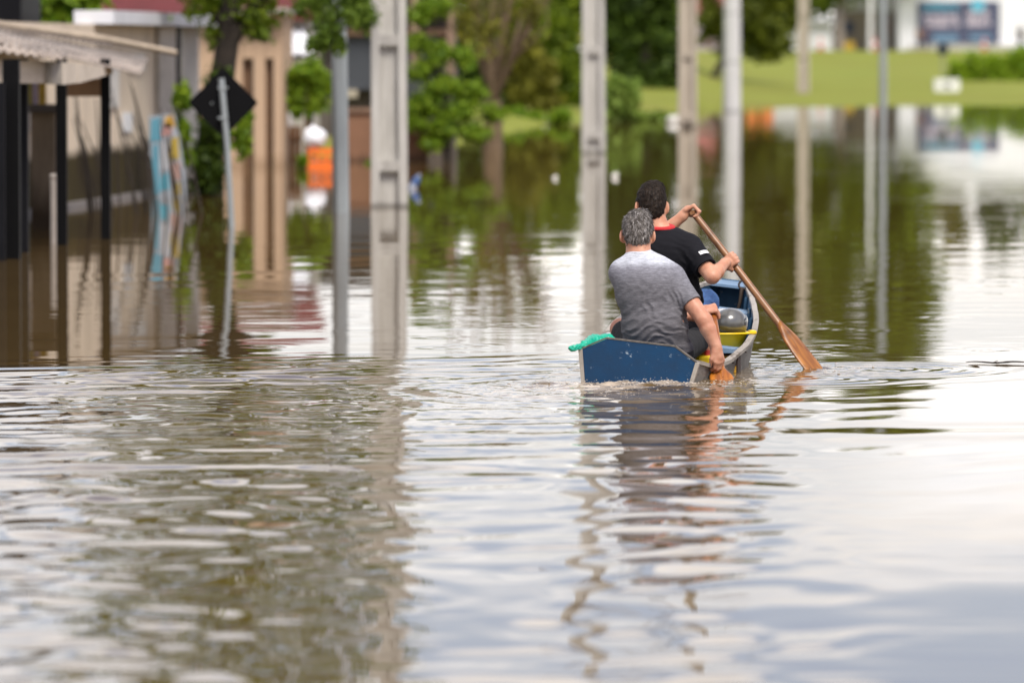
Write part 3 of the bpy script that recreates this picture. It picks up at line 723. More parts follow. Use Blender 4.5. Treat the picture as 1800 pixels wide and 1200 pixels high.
def grip_hand(c, p, q, r, wrist, rw, thumb_side=1, s=1.0):
    """fist round a bar: p = from bar to palm, q = from wrist to knuckles, bar runs along p x q"""
    c, p, q = Vector(c), Vector(p).normalized(), Vector(q); q = (q - p*q.dot(p)).normalized(); a = p.cross(q)
    out = []; f = 0.0092*s
    base = c + p*(r+0.020) - q*0.020
    out.append(cap(wrist, base, rw, 0.024*s, 0.02))
    for i, o in enumerate((-0.031, -0.0105, 0.0105, 0.031)):
        o *= s*thumb_side; ln = (0.92, 1.02, 1.0, 0.84)[i] if thumb_side < 0 else (0.84, 1.0, 1.02, 0.92)[i]
        k0 = c + a*o*0.8 + p*(r+0.021) - q*0.035
        k1 = c + a*o + p*(r+0.020) + q*(r*0.7+0.012)*ln
        k2 = c + a*o + q*(r+0.020)*ln - p*0.012
        k3 = c + a*o*0.96 - p*(r+0.011) + q*0.008
        k4 = c + a*o*0.94 - p*(r+0.004) - q*(r*0.9)
        out += [cap(k0, k1, 0.0125*s, 0.0118*s, 0.012), cap(k1, k2, f*1.12, f*1.05, 0.006), cap(k2, k3, f*1.03, f*0.97, 0.005), cap(k3, k4, f*0.95, f*0.8, 0.004)]
    ts = thumb_side
    t0 = c + p*(r+0.022) - q*0.042 + a*ts*0.020; t1 = c + p*(r+0.008) - q*(r*0.4+0.016) + a*ts*0.047
    t2 = c - p*0.004 - q*(r+0.010) + a*ts*0.050; t3 = c - p*(r+0.008) - q*0.004 + a*ts*0.046
    out += [cap(t0, t1, 0.0165*s, 0.0125*s, 0.014), cap(t1, t2, 0.0118*s, 0.0105*s, 0.006), cap(t2, t3, 0.0104*s, 0.008*s, 0.004)]
    return out
def hang_hand(w, p, q, rw, s=1.0):
    """hand reaching down along q with its back towards p, fingers bent round the far side, thumb in front"""
    w, p, q = Vector(w), Vector(p).normalized(), Vector(q); q = (q - p*q.dot(p)).normalized(); a = p.cross(q); out = []
    for i, o in enumerate((-.032, -.011, .011, .031)):
        o *= s; k0 = w + q*.02 + a*o*.55; k1 = w + q*(.082, .088, .086, .076)[i]*s + a*o
        ln = (.92, 1.05, 1.0, .8)[i]*s; d1 = (q*.86 - p*.50).normalized(); d2 = (q*.30 - p*.95).normalized(); d3 = (-q*.35 - p*.93).normalized()
        k2 = k1 + d1*.040*ln; k3 = k2 + d2*.027*ln; k4 = k3 + d3*.020*ln
        out += [cap(k0, k1, .0155*s, .0118*s, .014), cap(k1, k2, .0106*s, .0096*s, .006), cap(k2, k3, .0096*s, .0088*s, .004), cap(k3, k4, .0086*s, .0072*s, .004)]
    out.append(cap(w - q*.01, w + q*.05, rw, .026*s, .02))
    t0 = w + q*.022 - a*.022; t1 = w + q*.058 - a*.046 - p*.010; t2 = w + q*.088 - a*.046 - p*.030; t3 = t2 + (q*.5 + a*.5 - p*.6).normalized()*.024
    out += [cap(t0, t1, .0175*s, .0130*s, .016), cap(t1, t2, .0122*s, .0108*s, .006), cap(t2, t3, .0105*s, .0082*s, .004)]
    return out
def strands(root, hair_obj, n, ln, m_, seed, crown, lift=.35):
    """short tapered locks lying over the hair, combed away from the crown"""
    g = np.random.default_rng(seed); me = hair_obj.data; nv = len(me.vertices)
    co = np.zeros(nv*3, dtype=np.float32); me.vertices.foreach_get('co', co); co = co.reshape(-1, 3)
    no = np.zeros(nv*3, dtype=np.float32); me.vertices.foreach_get('normal', no); no = no.reshape(-1, 3)
    i = g.integers(0, nv, n); P = co[i]; Nn = no[i]
    d = P - np.array(crown[:]); d += np.array([0, 0, -.03]); d += g.normal(0, .035, (n, 3)); d -= Nn*(d*Nn).sum(1)[:, None]; d /= np.linalg.norm(d, axis=1)[:, None] + 1e-9
    s = np.cross(Nn, d); L_ = ln*np.exp(g.normal(0, .35, n))[:, None]; w = .0016*np.exp(g.normal(0, .3, n))[:, None]
    up_ = Nn*lift*np.abs(g.normal(.5, .5, n))[:, None]
    p0 = P - Nn*.001; p1 = P + d*L_*.5 + up_*L_*.55; p2 = P + d*L_ + up_*L_*.6
    V = np.stack([p0 - s*w, p0 + s*w, p1 + s*w*.8, p1 - s*w*.8, p2 + s*w*.25, p2 - s*w*.25], 1).reshape(-1, 3)
    b = np.arange(n)[:, None]*6; F = np.concatenate([b + np.array([0, 1, 2, 3]), b + np.array([3, 2, 4, 5])])
    o = link_np('hair_strands', V, F, m_, hair_obj, False); o['kind'] = 'stuff'; return o
def strand_mat(name, cols):
    m = bpy.data.materials.new(name); m.use_nodes = True; N, L = nodes_of(m); b = N['Principled BSDF']; b.inputs['Roughness'].default_value = .55; b.inputs['Specular IOR Level'].default_value = .2
    gg = N.new('ShaderNodeNewGeometry'); r = N.new('ShaderNodeValToRGB'); E = r.color_ramp.elements
    while len(E) < len(cols): E.new(.5)
    for e, (p, c) in zip(E, cols): e.position = p; e.color = (*c, 1)
    L.new(gg.outputs['Random Per Island'], r.inputs[0]); L.new(r.outputs[0], b.inputs['Base Color']); return m
def head_prims(c, yaw, pitch, s=1.0):
    """c = centre of the skull, face along local +Y; returns (prims, frame)"""
    M = Matrix.Translation(c) @ Matrix.Rotation(yaw, 4, 'Z') @ Matrix.Rotation(pitch, 4, 'X')
    rot = np.array(M.to_3x3().transposed())
    T = lambda x, y, z: M @ (Vector((x, y, z))*s)
    E = lambda x, y, z, a, b, d, k: ell(T(x, y, z), (a*s, b*s, d*s), k, rot)
    P = [E(0, -.006, .022, .077, .096, .088, .02), E(0, -.030, -.012, .070, .068, .070, .03), E(0, .030, -.045, .059, .066, .062, .03), E(0, .055, -.088, .036, .034, .028, .03),
         E(0, .080, .012, .052, .020, .018, .015),
         cap(T(0, .090, .0), T(0, .112, -.038), .009*s, .014*s, .010), E(-.013, .104, -.040, .009, .010, .008, .006), E(.013, .104, -.040, .009, .010, .008, .006),
         cap(T(-.020, .096, -.068), T(.020, .096, -.068), .006*s, .006*s, .006), cap(T(-.017, .094, -.078), T(.017, .094, -.078), .007*s, .007*s, .006),
         cap(T(-.055, .060, -.020), T(-.035, .080, -.030), .016*s, .016*s, .02), cap(T(.055, .060, -.020), T(.035, .080, -.030), .016*s, .016*s, .02)]
    for sg in (-1, 1):
        tilt = Matrix.Rotation(sg*R(30), 4, 'Z') @ Matrix.Rotation(R(-10), 4, 'X')
        rr = np.array((M.to_3x3() @ tilt.to_3x3()).transposed())
        P.append(ell(T(sg*.088, -.008, -.018), (.010*s, .021*s, .036*s), .005, rr))
        P.append(ell(T(sg*.081, .0, -.044), (.010*s, .011*s, .015*s), .006, rr))
        P.append(ell(T(sg*.031, .086, -.006), (.014*s, .010*s, .009*s), .004, rot))
    return P, M, T, rot
# ---- man in the grey shirt, on the stern seat
J = at
hip = J(1158, 614, 33.02); belly = J(1151, 575, 32.98); chest = J(1139, 510, 32.97); nk = J(1123, 455, 33.00); hd = J(1121, 409, 33.05)
shL = J(1092, 480, 33.0); shR = J(1184, 491, 33.0)
elR = J(1238, 563, 32.86); wrR = J(1259, 611, 32.84); haR = J(1266, 633, 32.955)
elL = J(1130, 548, 33.22); wrL = J(1226, 556, 33.27); haL = J(1252, 552, 33.32)
hpR = hip + Vector((.10, .05, -.02)); hpL = hip + Vector((-.10, .05, -.02))
knR = J(1229, 596, 33.42); ftR = J(1245, 634, 33.52); knL = J(1091, 578, 33.36); ftL = J(1095, 628, 33.62)
HP, HM, HT, HROT = head_prims(hd, R(-4), R(-6), 1.04)
def torso(g):
    return [ell(chest, (.185+g, .122+g, .19+g), .05), ell(chest + Vector((-.005, -.01, .085)), (.165+g, .105+g, .10+g), .06), ell(belly, (.188+g, .150+g, .165+g), .06), ell(hip, (.192+g, .145+g, .115+g), .05),
            cap(nk + Vector((0,.0,.01)), shL + Vector((.02,0,.015)), .050+g, .055+g, .05), cap(nk + Vector((0,.0,.01)), shR + Vector((-.02,0,.015)), .050+g, .055+g, .05)]
body = HP + torso(-.006) + [cap(hd + Vector((0, -.025, -.04)), nk + Vector((0, .0, -.02)), .067, .075, .03),
    cap(shL, elL, .057, .043, .04), cap(elL, wrL, .044, .030, .02), cap(shR, elR, .060, .0455, .03), cap(elR, elR.lerp(wrR, .3), .0445, .046, .018), cap(elR.lerp(wrR, .3), wrR, .046, .0305, .012),
    cap(hpR, knR, .085, .060, .04), cap(knR, ftR, .056, .042, .02), cap(ftR, ftR + Vector((.02, .16, -.01)), .04, .032, .03),
    cap(hpL, knL, .085, .062, .04), cap(knL, ftL, .056, .042, .02), cap(ftL, ftL + Vector((-.02, .16, -.01)), .04, .032, .03)]
body += hang_hand(wrR, (0.62, -0.74, 0.20), (0.20, -0.06, -0.97), .030)
body += grip_hand(haL, (-0.15, -0.55, 0.82), (0.96, 0.1, 0.12), .018, wrL, .029, 1)
slR = shR.lerp(elR, .56); slL = shL.lerp(elL, .56)
M_SK1 = skin_mat('tanned_skin', (0.50, 0.265, 0.175), (0.42, 0.185, 0.115))
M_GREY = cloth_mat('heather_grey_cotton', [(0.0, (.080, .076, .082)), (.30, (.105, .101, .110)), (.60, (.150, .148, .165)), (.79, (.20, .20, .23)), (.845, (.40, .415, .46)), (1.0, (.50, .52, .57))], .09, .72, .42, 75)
fd = [(.55, .83, .075, 1.0, hip.x+.02, hip.z+.06, .22), (-.35, .94, .062, .8, belly.x-.10, belly.z, .17), (.80, .60, .085, .75, chest.x+.08, chest.z-.10, .16), (.3, .95, .05, .7, hip.x-.05, hip.z-.02, .2), (.95, -.3, .07, .2, shR.x+.04, shR.z-.10, .08)]
# hair: cap over the skull down to the nape, clear of ears and face
hair = [ell(HT(0, -.008, .028), (.0855*1.04, .104*1.04, .097*1.04), .02, HROT), ell(HT(0, -.042, -.018), (.071*1.04, .070*1.04, .080*1.04), .02, HROT), ell(HT(.02, -.03, .09), (.05, .06, .04), .03, HROT)]
hR3 = HM.to_3x3()
hcuts = [(HT(0, -.06, -.078), hR3 @ Vector((0, .42, -1))), (HT(0, .062, .055), hR3 @ Vector((0, 1, -.55)))]
g5 = np.random.default_rng(4); HW = [(g5.normal(0, 1, 3)*(260 if i % 2 else 140), g5.uniform(0, 6.28)) for i in range(18)]
def hair_disp(amp):
    def f(x, y, z):
        o = np.zeros_like(x)
        for w, ph in HW: o += np.sin(w[0]*x + w[1]*y + w[2]*0.6*z + ph)
        return o/4.0*amp
    return f
carve = [ell(HT(sg*.092, .030, -.036), (.030, .062, .046), .01, HROT) for sg in (-1, 1)]
def make_shirt_with_sleeves(torso_prims, sleeves, neck_cut, hem, m_, fold, root, base, name='shirt'):
    """torso and sleeves polygonised together; the sleeve ends are closed by the capsule ends being carved"""
    carve = []
    for (a, b, r0, r1, end) in sleeves:
        d = (b - a).normalized(); q = end + d*0.12
        carve.append(('c', v3(q), v3(q + d*0.01), 0.122, 0.122, 0.01))
    prims = list(torso_prims) + [cap(a, b, r0, r1, .05) for (a, b, r0, r1, e) in sleeves]
    V, F = sdf_mesh(prims, 0.0056, neck_cut, fold, carve); V = smooth_np(V, F, 1)
    return link_np(name, V - np.array(base[:], dtype=np.float32), F, m_, root)
def person(nm, label, base, parts):
    root = empty(nm, base, 0, label, 'person'); out = {'root': root}
    for (name, prims, m_, cuts, disp, res, it, carve) in parts:
        V, F = sdf_mesh(prims, res, cuts, disp, carve); V = smooth_np(V, F, it)
        out[name] = link_np(name, V - np.array(base[:], dtype=np.float32), F, m_, root)
    return out
base1 = Vector((hip.x, hip.y, 0.055))
g = person('person', 'man with grey hair in a heather grey shirt sitting at the stern', base1, [
    ('body', body, M_SK1, (), None, .0048, 1, ()),
    ('shorts', [ell(hip + Vector((0,.0,-.01)), (.198, .150, .112), .05), cap(hpR, hpR.lerp(knR, .86), .098, .080, .05), cap(hpL, hpL.lerp(knL, .80), .098, .080, .05)], mat('black_shorts_cloth', (.012, .012, .014), .85, .4, 30, .6, 25), (), None, .007, 2, ()),
    ('hair', hair, hair_mat('grey_hair', (.035, .028, .024), (.19, .175, .16), 60), hcuts, hair_disp(.0026), .0042, 1, carve)])
make_shirt_with_sleeves(torso(.010), [(shL, slL + (elL-shL)*.1, .070, .064, slL), (shR, slR + (elR-shR)*.12, .072, .0625, slR)], [(J(1123, 437, 33.0), (.0, -.22, 1)), (J(1150, 634, 33), (.25, 0, -1))], None, M_GREY, folds(fd, .0044), g['root'], base1)

strands(g['root'], g['hair'], 7000, .018, strand_mat('grey_strands', [(0, (.030, .024, .020)), (.4, (.075, .064, .056)), (.75, (.17, .155, .145)), (1, (.36, .34, .33))]), 3, HT(0, -.03, .11) - base1, .16)
# ---- man in the black shirt, on the middle seat
hip2 = J(1190, 572, 34.08); belly2 = J(1186, 528, 34.06); chest2 = J(1176, 466, 34.02); nk2 = J(1160, 408, 34.06); hd2 = J(1145, 359, 34.10)
shL2 = J(1123, 434, 34.14); shR2 = J(1214, 437, 33.98)
elR2 = J(1252, 486, 33.80); wrR2 = J(1274, 463, 33.98); haR2 = J(1286.5, 450, 34.06)
elL2 = J(1146, 425, 34.42); wrL2 = J(1200, 380, 34.42); haL2 = J(1216, 370, 34.42)
t2 = ((haR2.x - P2_TOP.x)/P2_AX.x); haR2 = P2_TOP + P2_AX*t2; haL2 = P2_TOP
hpR2 = hip2 + Vector((.10, .05, -.03)); hpL2 = hip2 + Vector((-.10, .05, -.03))
knR2 = J(1241, 531, 34.50); ftR2 = J(1236, 612, 34.62); knL2 = J(1172, 528, 34.52); ftL2 = J(1180, 612, 34.66)
HP2, HM2, HT2, HROT2 = head_prims(hd2, R(10), R(-4), 1.04)
def torso2(g):
    return [ell(chest2, (.178+g, .118+g, .20+g), .05), ell(chest2 + Vector((-.012, 0, .09)), (.165+g, .10+g, .10+g), .06), ell(belly2, (.165+g, .125+g, .16+g), .06), ell(hip2, (.175+g, .135+g, .11+g), .05),
            cap(nk2 + Vector((0, 0, 0)), shL2 + Vector((.02, 0, .01)), .050+g, .055+g, .05), cap(nk2 + Vector((0, 0, 0)), shR2 + Vector((-.02, 0, .01)), .050+g, .055+g, .05)]
body2 = HP2 + torso2(-.006) + [cap(hd2 + Vector((.008, -.02, -.04)), nk2 + Vector((0, 0, -.03)), .063, .070, .03),
    cap(shL2, elL2, .058, .045, .04), cap(elL2, elL2.lerp(wrL2, .35), .044, .044, .02), cap(elL2.lerp(wrL2, .35), wrL2, .044, .030, .02),
    cap(shR2, elR2, .060, .043, .03), cap(elR2, elR2.lerp(wrR2, .35), .042, .044, .02), cap(elR2.lerp(wrR2, .35), wrR2, .044, .030, .012),
    cap(hpR2, knR2, .082, .058, .04), cap(knR2, ftR2, .054, .040, .02), cap(ftR2, ftR2 + Vector((.03, .17, -.01)), .038, .030, .03),
    cap(hpL2, knL2, .082, .058, .04), cap(knL2, ftL2, .054, .040, .02), cap(ftL2, ftL2 + Vector((.01, .17, -.01)), .038, .030, .03)]
body2 += grip_hand(haR2, (-0.10, -0.98, 0.05), (0.78, -0.05, 0.62), .0215, wrR2, .029, -1)
body2 += grip_hand(haL2, (-0.50, 0.05, 0.86), (0.86, 0.0, 0.50), .016, wrL2, .028, 1)
slR2 = shR2.lerp(elR2, .66); slL2 = shL2.lerp(elL2, .6)
M_SK2 = skin_mat('pale_tanned_skin', (0.54, 0.29, 0.19), (0.45, 0.205, 0.125))
M_BLACK = cloth_mat('black_cotton', [(0.0, (.006, .006, .008)), (1.0, (.010, .010, .013))], .2, .9, .25, 60)
fd2 = [(.6, .8, .09, .8, chest2.x+.08, chest2.z-.05, .2), (.3, .95, .07, .8, belly2.x, belly2.z, .2), (.9, -.4, .06, .7, shR2.x+.05, shR2.z-.08, .1)]
hair2 = [ell(HT2(0, -.008, .030), (.0845*1.04, .1045*1.04, .099*1.04), .02, HROT2), ell(HT2(0, -.042, -.022), (.069*1.04, .070*1.04, .084*1.04), .02, HROT2), ell(HT2(.015, -.02, .10), (.055, .06, .035), .03, HROT2)]
h3 = HM2.to_3x3()
hc2 = [(HT2(0, -.06, -.086), h3 @ Vector((0, .45, -1))), (HT2(0, .066, .058), h3 @ Vector((0, 1, -.55)))]
carve2 = [ell(HT2(sg*.092, .030, -.036), (.030, .062, .046), .01, HROT2) for sg in (-1, 1)]
base2 = Vector((hip2.x, hip2.y, 0.15))
M_JEAN = mat('blue_denim', (.055, .14, .33), .85, .45, 14, .5, 60, col2=(.03, .075, .20))
g2 = person('person', 'man with short dark hair in a black shirt holding the long paddle', base2, [
    ('body', body2, M_SK2, (), None, .0048, 1, ()),
    ('jeans', [ell(hip2 + Vector((0, 0, -.01)), (.182, .142, .110), .05), cap(hpR2, knR2, .098, .076, .05), cap(knR2, ftR2, .074, .058, .03), cap(hpL2, knL2, .098, .076, .05), cap(knL2, ftL2, .074, .058, .03)], M_JEAN, (), folds([(.2, .98, .05, 1, knR2.x, knR2.z, .12), (.7, .7, .06, 1, knR2.x-.05, knR2.z, .15)], .003), .0065, 2, ()),
    ('hair', hair2, hair_mat('dark_hair', (.006, .004, .003), (.030, .020, .014), 60), hc2, hair_disp(.0022), .0042, 1, carve2),
    ('collar', [cap(nk2 + Vector((.004, -.004, .015)), nk2 + Vector((.0, .0, .045)), .092, .078, .01)], mat('red_collar_cloth', (.50, .018, .022), .8, .2, 40), [(nk2 + Vector((0, 0, .043)), (0, -.15, 1)), (nk2 + Vector((0, 0, .012)), (0, 0, -1))], None, .0045, 1, ())])
shirt2 = make_shirt_with_sleeves(torso2(.010), [(shL2, slL2 + (elL2-shL2)*.1, .070, .066, slL2), (shR2, slR2 + (elR2-shR2)*.12, .074, .070, slR2)], [(J(1160, 398, 34.06), (0, -.2, 1)), (J(1190, 596, 34.08), (0, 0, -1))], None, M_BLACK, folds(fd2, .0038), g2['root'], base2)
strands(g2['root'], g2['hair'], 6500, .013, strand_mat('dark_strands', [(0, (.006, .004, .003)), (.7, (.018, .012, .008)), (1, (.045, .030, .020))]), 4, HT2(0, -.03, .11) - base2, .10)
# white badge with dark marks on the sleeve
dS = (elR2 - shR2).normalized(); cS = shR2.lerp(elR2, .49); oS = Vector((0.35, -0.80, 0.48)); oS = (oS - dS*oS.dot(dS)).normalized(); aS = oS.cross(dS)
def patch(r, a0, a1, t0, t1, n=8):
    vs = []; fs = []
    for tt in (t0, t1):
        for k in range(n+1):
            a = a0 + (a1-a0)*k/n; vs.append(cS + dS*tt + (oS*math.cos(a) + aS*math.sin(a))*r)
    for k in range(n): fs.append((k, k+1, n+2+k, n+1+k))
    return [v - base2 for v in vs], fs
bd = MB().add(*patch(.0815, -.38, .38, -.014, .014)).build('sleeve_badge', mat('white_print', (.78, .78, .80), .7, .05), shirt2)
bd.parent = shirt2
mk = MB()
for (a0, a1, t0, t1) in ((-.30, -.26, -.008, .008), (-.30, -.18, -.008, -.005), (-.12, -.08, -.008, .008), (-.12, .0, .005, .008), (.05, .09, -.008, .008), (.05, .15, -.002, .001), (.2, .3, -.008, -.005), (.2, .24, -.008, .008), (.2, .3, .005, .008)):
    mk.add(*patch(.0828, a0, a1, t0, t1, 2))
mk.build('badge_lettering', mat('dark_print', (.02, .02, .03), .7, .05), shirt2)
# ------------------------------------------------------------------ things lying in the boat
M_YEL = mat('yellow_plastic', (.86, .58, .006), .4, .10, 12)
bc = at(1283, 592, 34.02); bc.z = 0.0
BZ = at(1283, 601, 33.98).z - 0.01
e = empty('basin', (bc.x - .035, 34.12, 0.098), R(8), 'yellow plastic basin with a wide rim holding the helmet', 'basin')
MB().lathe([(.095, 0), (.125, .10), (.128, .104), (.120, .104), (.090, .008), (.0, .006)], 28, sx=1.15, sy=.95).build('bowl', M_YEL, e, True)
MB().lathe([(.120, .098), (.150, .102), (.153, .108), (.150, .113), (.122, .111)], 28, sx=1.15, sy=.95, close=False).build('rim', M_YEL, e, True)
MB().box(.155, .195, -.05, .04, .098, .122, .006).build('handle', M_YEL, e)
# helmet
hc = at(1284, 566, 34.12); e = empty('helmet', hc, R(-25), 'shiny dark grey rounded helmet lying in the yellow basin', 'helmet')
V, F = sdf_mesh([ell((0, 0, 0), (.095, .115, .085), .02), ell((0, .05, -.03), (.078, .08, .06), .03)], .006, carve=[ell((0, .0, -.10), (.075, .1, .07), .01)])
link_np('shell', V, F, mat('silver_grey_shell', (.13, .13, .125), .28, .35, 8, metal=.2, coat=.5), e)
V, F = sdf_mesh([ell((0, .012, .004), (.097, .117, .088), .02)], .006, cuts=[((0, 0, .022), (0, -.25, 1)), ((0, 0, -.028), (0, .1, -1)), ((0, -.02, 0), (0, -1, 0))])
link_np('visor', V, F, mat('dark_visor', (.02, .02, .02), .08, .1, 8, coat=.8), e)
MB().tube([(-.09, -.02, -.02), (-.105, -.05, -.06), (-.085, -.09, -.10)], [.006]*3, 6).build('chin_strap', mat('pale_strap', (.5, .5, .48), .7, .2), e, True)
# folded pale sheet behind the helmet
sh = []; fs = []
p0 = at(1250, 545, 34.30)
for i in range(9):
    t_ = i/8; x = p0.x + t_*.17; z = p0.z - .02 + .03*math.sin(t_*2.6) - t_*.035
    for k, (dy, dz) in enumerate(((0, -.06), (.01, .015), (.016, .018), (.05, -.05))): sh.append((x, p0.y + dy + .02*t_, z + dz))
for i in range(8):
    for k in range(3): a = i*4+k; fs.append((a, a+4, a+5, a+1))
o = link_mesh('folded_sheet', sh, fs, mat('pale_sheet', (.66, .67, .68), .55, .15, 10), None, True)
tag(o, 'pale folded sheet tucked behind the grey helmet', 'sheet')
sm = o.modifiers.new('thick', 'SOLIDIFY'); sm.thickness = .006
# green bag at the stern corner
gb = at(1052, 607, 32.82); e = empty('plastic_bag', (gb.x, gb.y, .055), 0, 'knotted green plastic bag on the left stern corner', 'bag')
def crinkle(x, y, z): return .0035*np.sin(75*x+140*z+3*np.sin(40*y))*np.sin(118*z-60*y+32*x) + .003*np.abs(np.sin(110*x-70*z+60*y+2*np.sin(60*z))) - .001
bl0 = Vector((gb.x, gb.y, .055))
kt = at(1028, 607, 32.66) - bl0; tail = at(1008, 612, 32.60) - bl0
V, F = sdf_mesh([ell((0.0, 0, .115), (.080, .08, .085), .02), ell((0.05, .02, .155), (.058, .05, .055), .02), cap((-.03, -.02, .15), kt, .055, .018, .03)], .005, disp=crinkle)
M_BAG = mat('green_plastic_film', (.012, .42, .27), .28, .3, 16, .5, 40, col2=(.006, .26, .17))
link_np('bag', V, F, M_BAG, e)
V, F = sdf_mesh([ell(kt, (.030, .025, .030), .01), cap(kt, tail, .014, .020, .02), ell(tail + Vector((-.008, 0, 0)), (.026, .016, .016), .012)], .004, disp=crinkle)
link_np('knot', V, F, M_BAG, e)
# containers under the thwart
c = at(1237, 628, 33.36); e = empty('jerrycan', (c.x, 33.38, -.06), R(6), 'yellow jerrycan standing between the seats by the shin', 'jerrycan')
MB().box(-.05, .05, -.06, .06, 0, .17, .014).build('body', M_YEL, e); MB().lathe([(.018, 0), (.018, .03), (.0, .03)], 12, (0.02, 0, .17)).build('cap', mat('red_cap', (.4, .03, .02), .5), e)
c = at(1284, 630, 33.5); e = empty('carton', (c.x, 33.55, -.05), R(-12), 'small dark carton with yellow print under the seat plank', 'carton')
MB().box(-.055, .055, -.05, .05, 0, .16).build('box', mat('dark_brown_card', (.035, .018, .012), .7), e)
for x0, x1, z0, z1 in ((-.045, .04, .12, .15), (-.03, .045, .05, .09)): MB().box(x0, x1, -.053, -.050, z0, z1).build('print', mat('yellow_print', (.55, .30, .02), .6), e)
# foam and drops thrown up behind the stern
g = np.random.default_rng(9); mb = MB()
ico = [(0,0,1),(.89,0,.45),(.28,.85,.45),(-.72,.53,.45),(-.72,-.53,.45),(.28,-.85,.45),(.72,.53,-.45),(-.28,.85,-.45),(-.89,0,-.45),(-.28,-.85,-.45),(.72,-.53,-.45),(0,0,-1)]
icf = [(0,1,2),(0,2,3),(0,3,4),(0,4,5),(0,5,1),(1,6,2),(2,7,3),(3,8,4),(4,9,5),(5,10,1),(2,6,7),(3,7,8),(4,8,9),(5,9,10),(1,10,6),(11,7,6),(11,8,7),(11,9,8),(11,10,9),(11,6,10)]
def drops(n, fx, fy, fz, s0, s1, flat):
    for _ in range(n):
        p = Vector((fx(), fy(), 0)); p = BOAT_O + Matrix.Rotation(-BOAT_H, 3, 'Z') @ p; s = math.exp(g.uniform(math.log(s0), math.log(s1)))
        sx_ = g.uniform(.9, 2.2); z_ = water_z(p.x, p.y) + fz()
        mb.add([(p.x + v[0]*s*sx_, p.y + v[1]*s*1.3, z_ + v[2]*s*flat) for v in ico], icf)
drops(420, lambda: g.normal(.03, .20), lambda: -abs(g.normal(0, .16)) - .026, lambda: g.uniform(-.001, .002), .0015, .0075, .35)
drops(520, lambda: g.normal(-.06, .34), lambda: -abs(g.normal(.30, .55)) - .03, lambda: g.uniform(-.001, .001), .0015, .0060, .25)
drops(40, lambda: g.normal(.05, .18), lambda: -abs(g.normal(0, .08)) - .03, lambda: abs(g.normal(.008, .012)), .0012, .003, 1.0)
drops(120, lambda: g.normal(.50, .10), lambda: g.normal(.05, .22), lambda: g.uniform(-.001, .002), .0015, .006, .35)
drops(80, lambda: g.normal(.98, .12), lambda: g.normal(1.46, .3), lambda: g.uniform(-.001, .002), .0015, .006, .35)
o = mb.build('foam', mat('water_foam', (.60, .53, .45), .35, .3, 30), None, True); tag(o, 'white foam and drops behind the stern of the boat', kind='stuff')
# ------------------------------------------------------------------ poles along the flooded street
def conc_mat(name, c, c2):
    m = bpy.data.materials.new(name); m.use_nodes = True; N, L = nodes_of(m); b = N['Principled BSDF']; b.inputs['Roughness'].default_value = 0.9; b.inputs['Specular IOR Level'].default_value = .2
    t = N.new('ShaderNodeTexCoord'); n = N.new('ShaderNodeTexNoise'); n.inputs['Scale'].default_value = 4.5; n.inputs['Detail'].default_value = 9; n.inputs['Roughness'].default_value = .7
    mp = N.new('ShaderNodeMapping'); mp.inputs['Scale'].default_value = (2.6, 2.6, .30); L.new(t.outputs['Object'], mp.inputs[0]); L.new(mp.outputs[0], n.inputs['Vector'])
    r = N.new('ShaderNodeValToRGB'); r.color_ramp.elements[0].position = .3; r.color_ramp.elements[1].position = .62; r.color_ramp.elements[0].color = (*c2, 1); r.color_ramp.elements[1].color = (*c, 1)
    L.new(n.outputs[0], r.inputs[0])
    # dark soaked band just above the water
    s = N.new('ShaderNodeSeparateXYZ'); L.new(t.outputs['Object'], s.inputs[0]); w = N.new('ShaderNodeMath'); w.operation = 'MULTIPLY_ADD'; w.inputs[1].default_value = .10; L.new(n.outputs[0], w.inputs[0]); L.new(s.outputs[2], w.inputs[2])
    mr = N.new('ShaderNodeMapRange'); mr.inputs['From Min'].default_value = .06; mr.inputs['From Max'].default_value = .12; L.new(w.outputs[0], mr.inputs[0])
    mx = N.new('ShaderNodeMixRGB'); mx.inputs[1].default_value = (*[k*.55 for k in c2], 1); L.new(mr.outputs[0], mx.inputs[0]); L.new(r.outputs[0], mx.inputs[2]); L.new(mx.outputs[0], b.inputs['Base Color'])
    bp = N.new('ShaderNodeBump'); bp.inputs['Strength'].default_value = .4; bp.inputs['Distance'].default_value = .01; L.new(n.outputs[0], bp.inputs['Height']); L.new(bp.outputs[0], b.inputs['Normal'])
    return m
M_CONC = conc_mat('grey_concrete', (.50, .485, .45), (.35, .335, .305))
M_CONCW = conc_mat('warm_concrete', (.44, .39, .32), (.32, .275, .22))
M_CONCL = conc_mat('light_concrete', (.56, .56, .55), (.46, .455, .44))
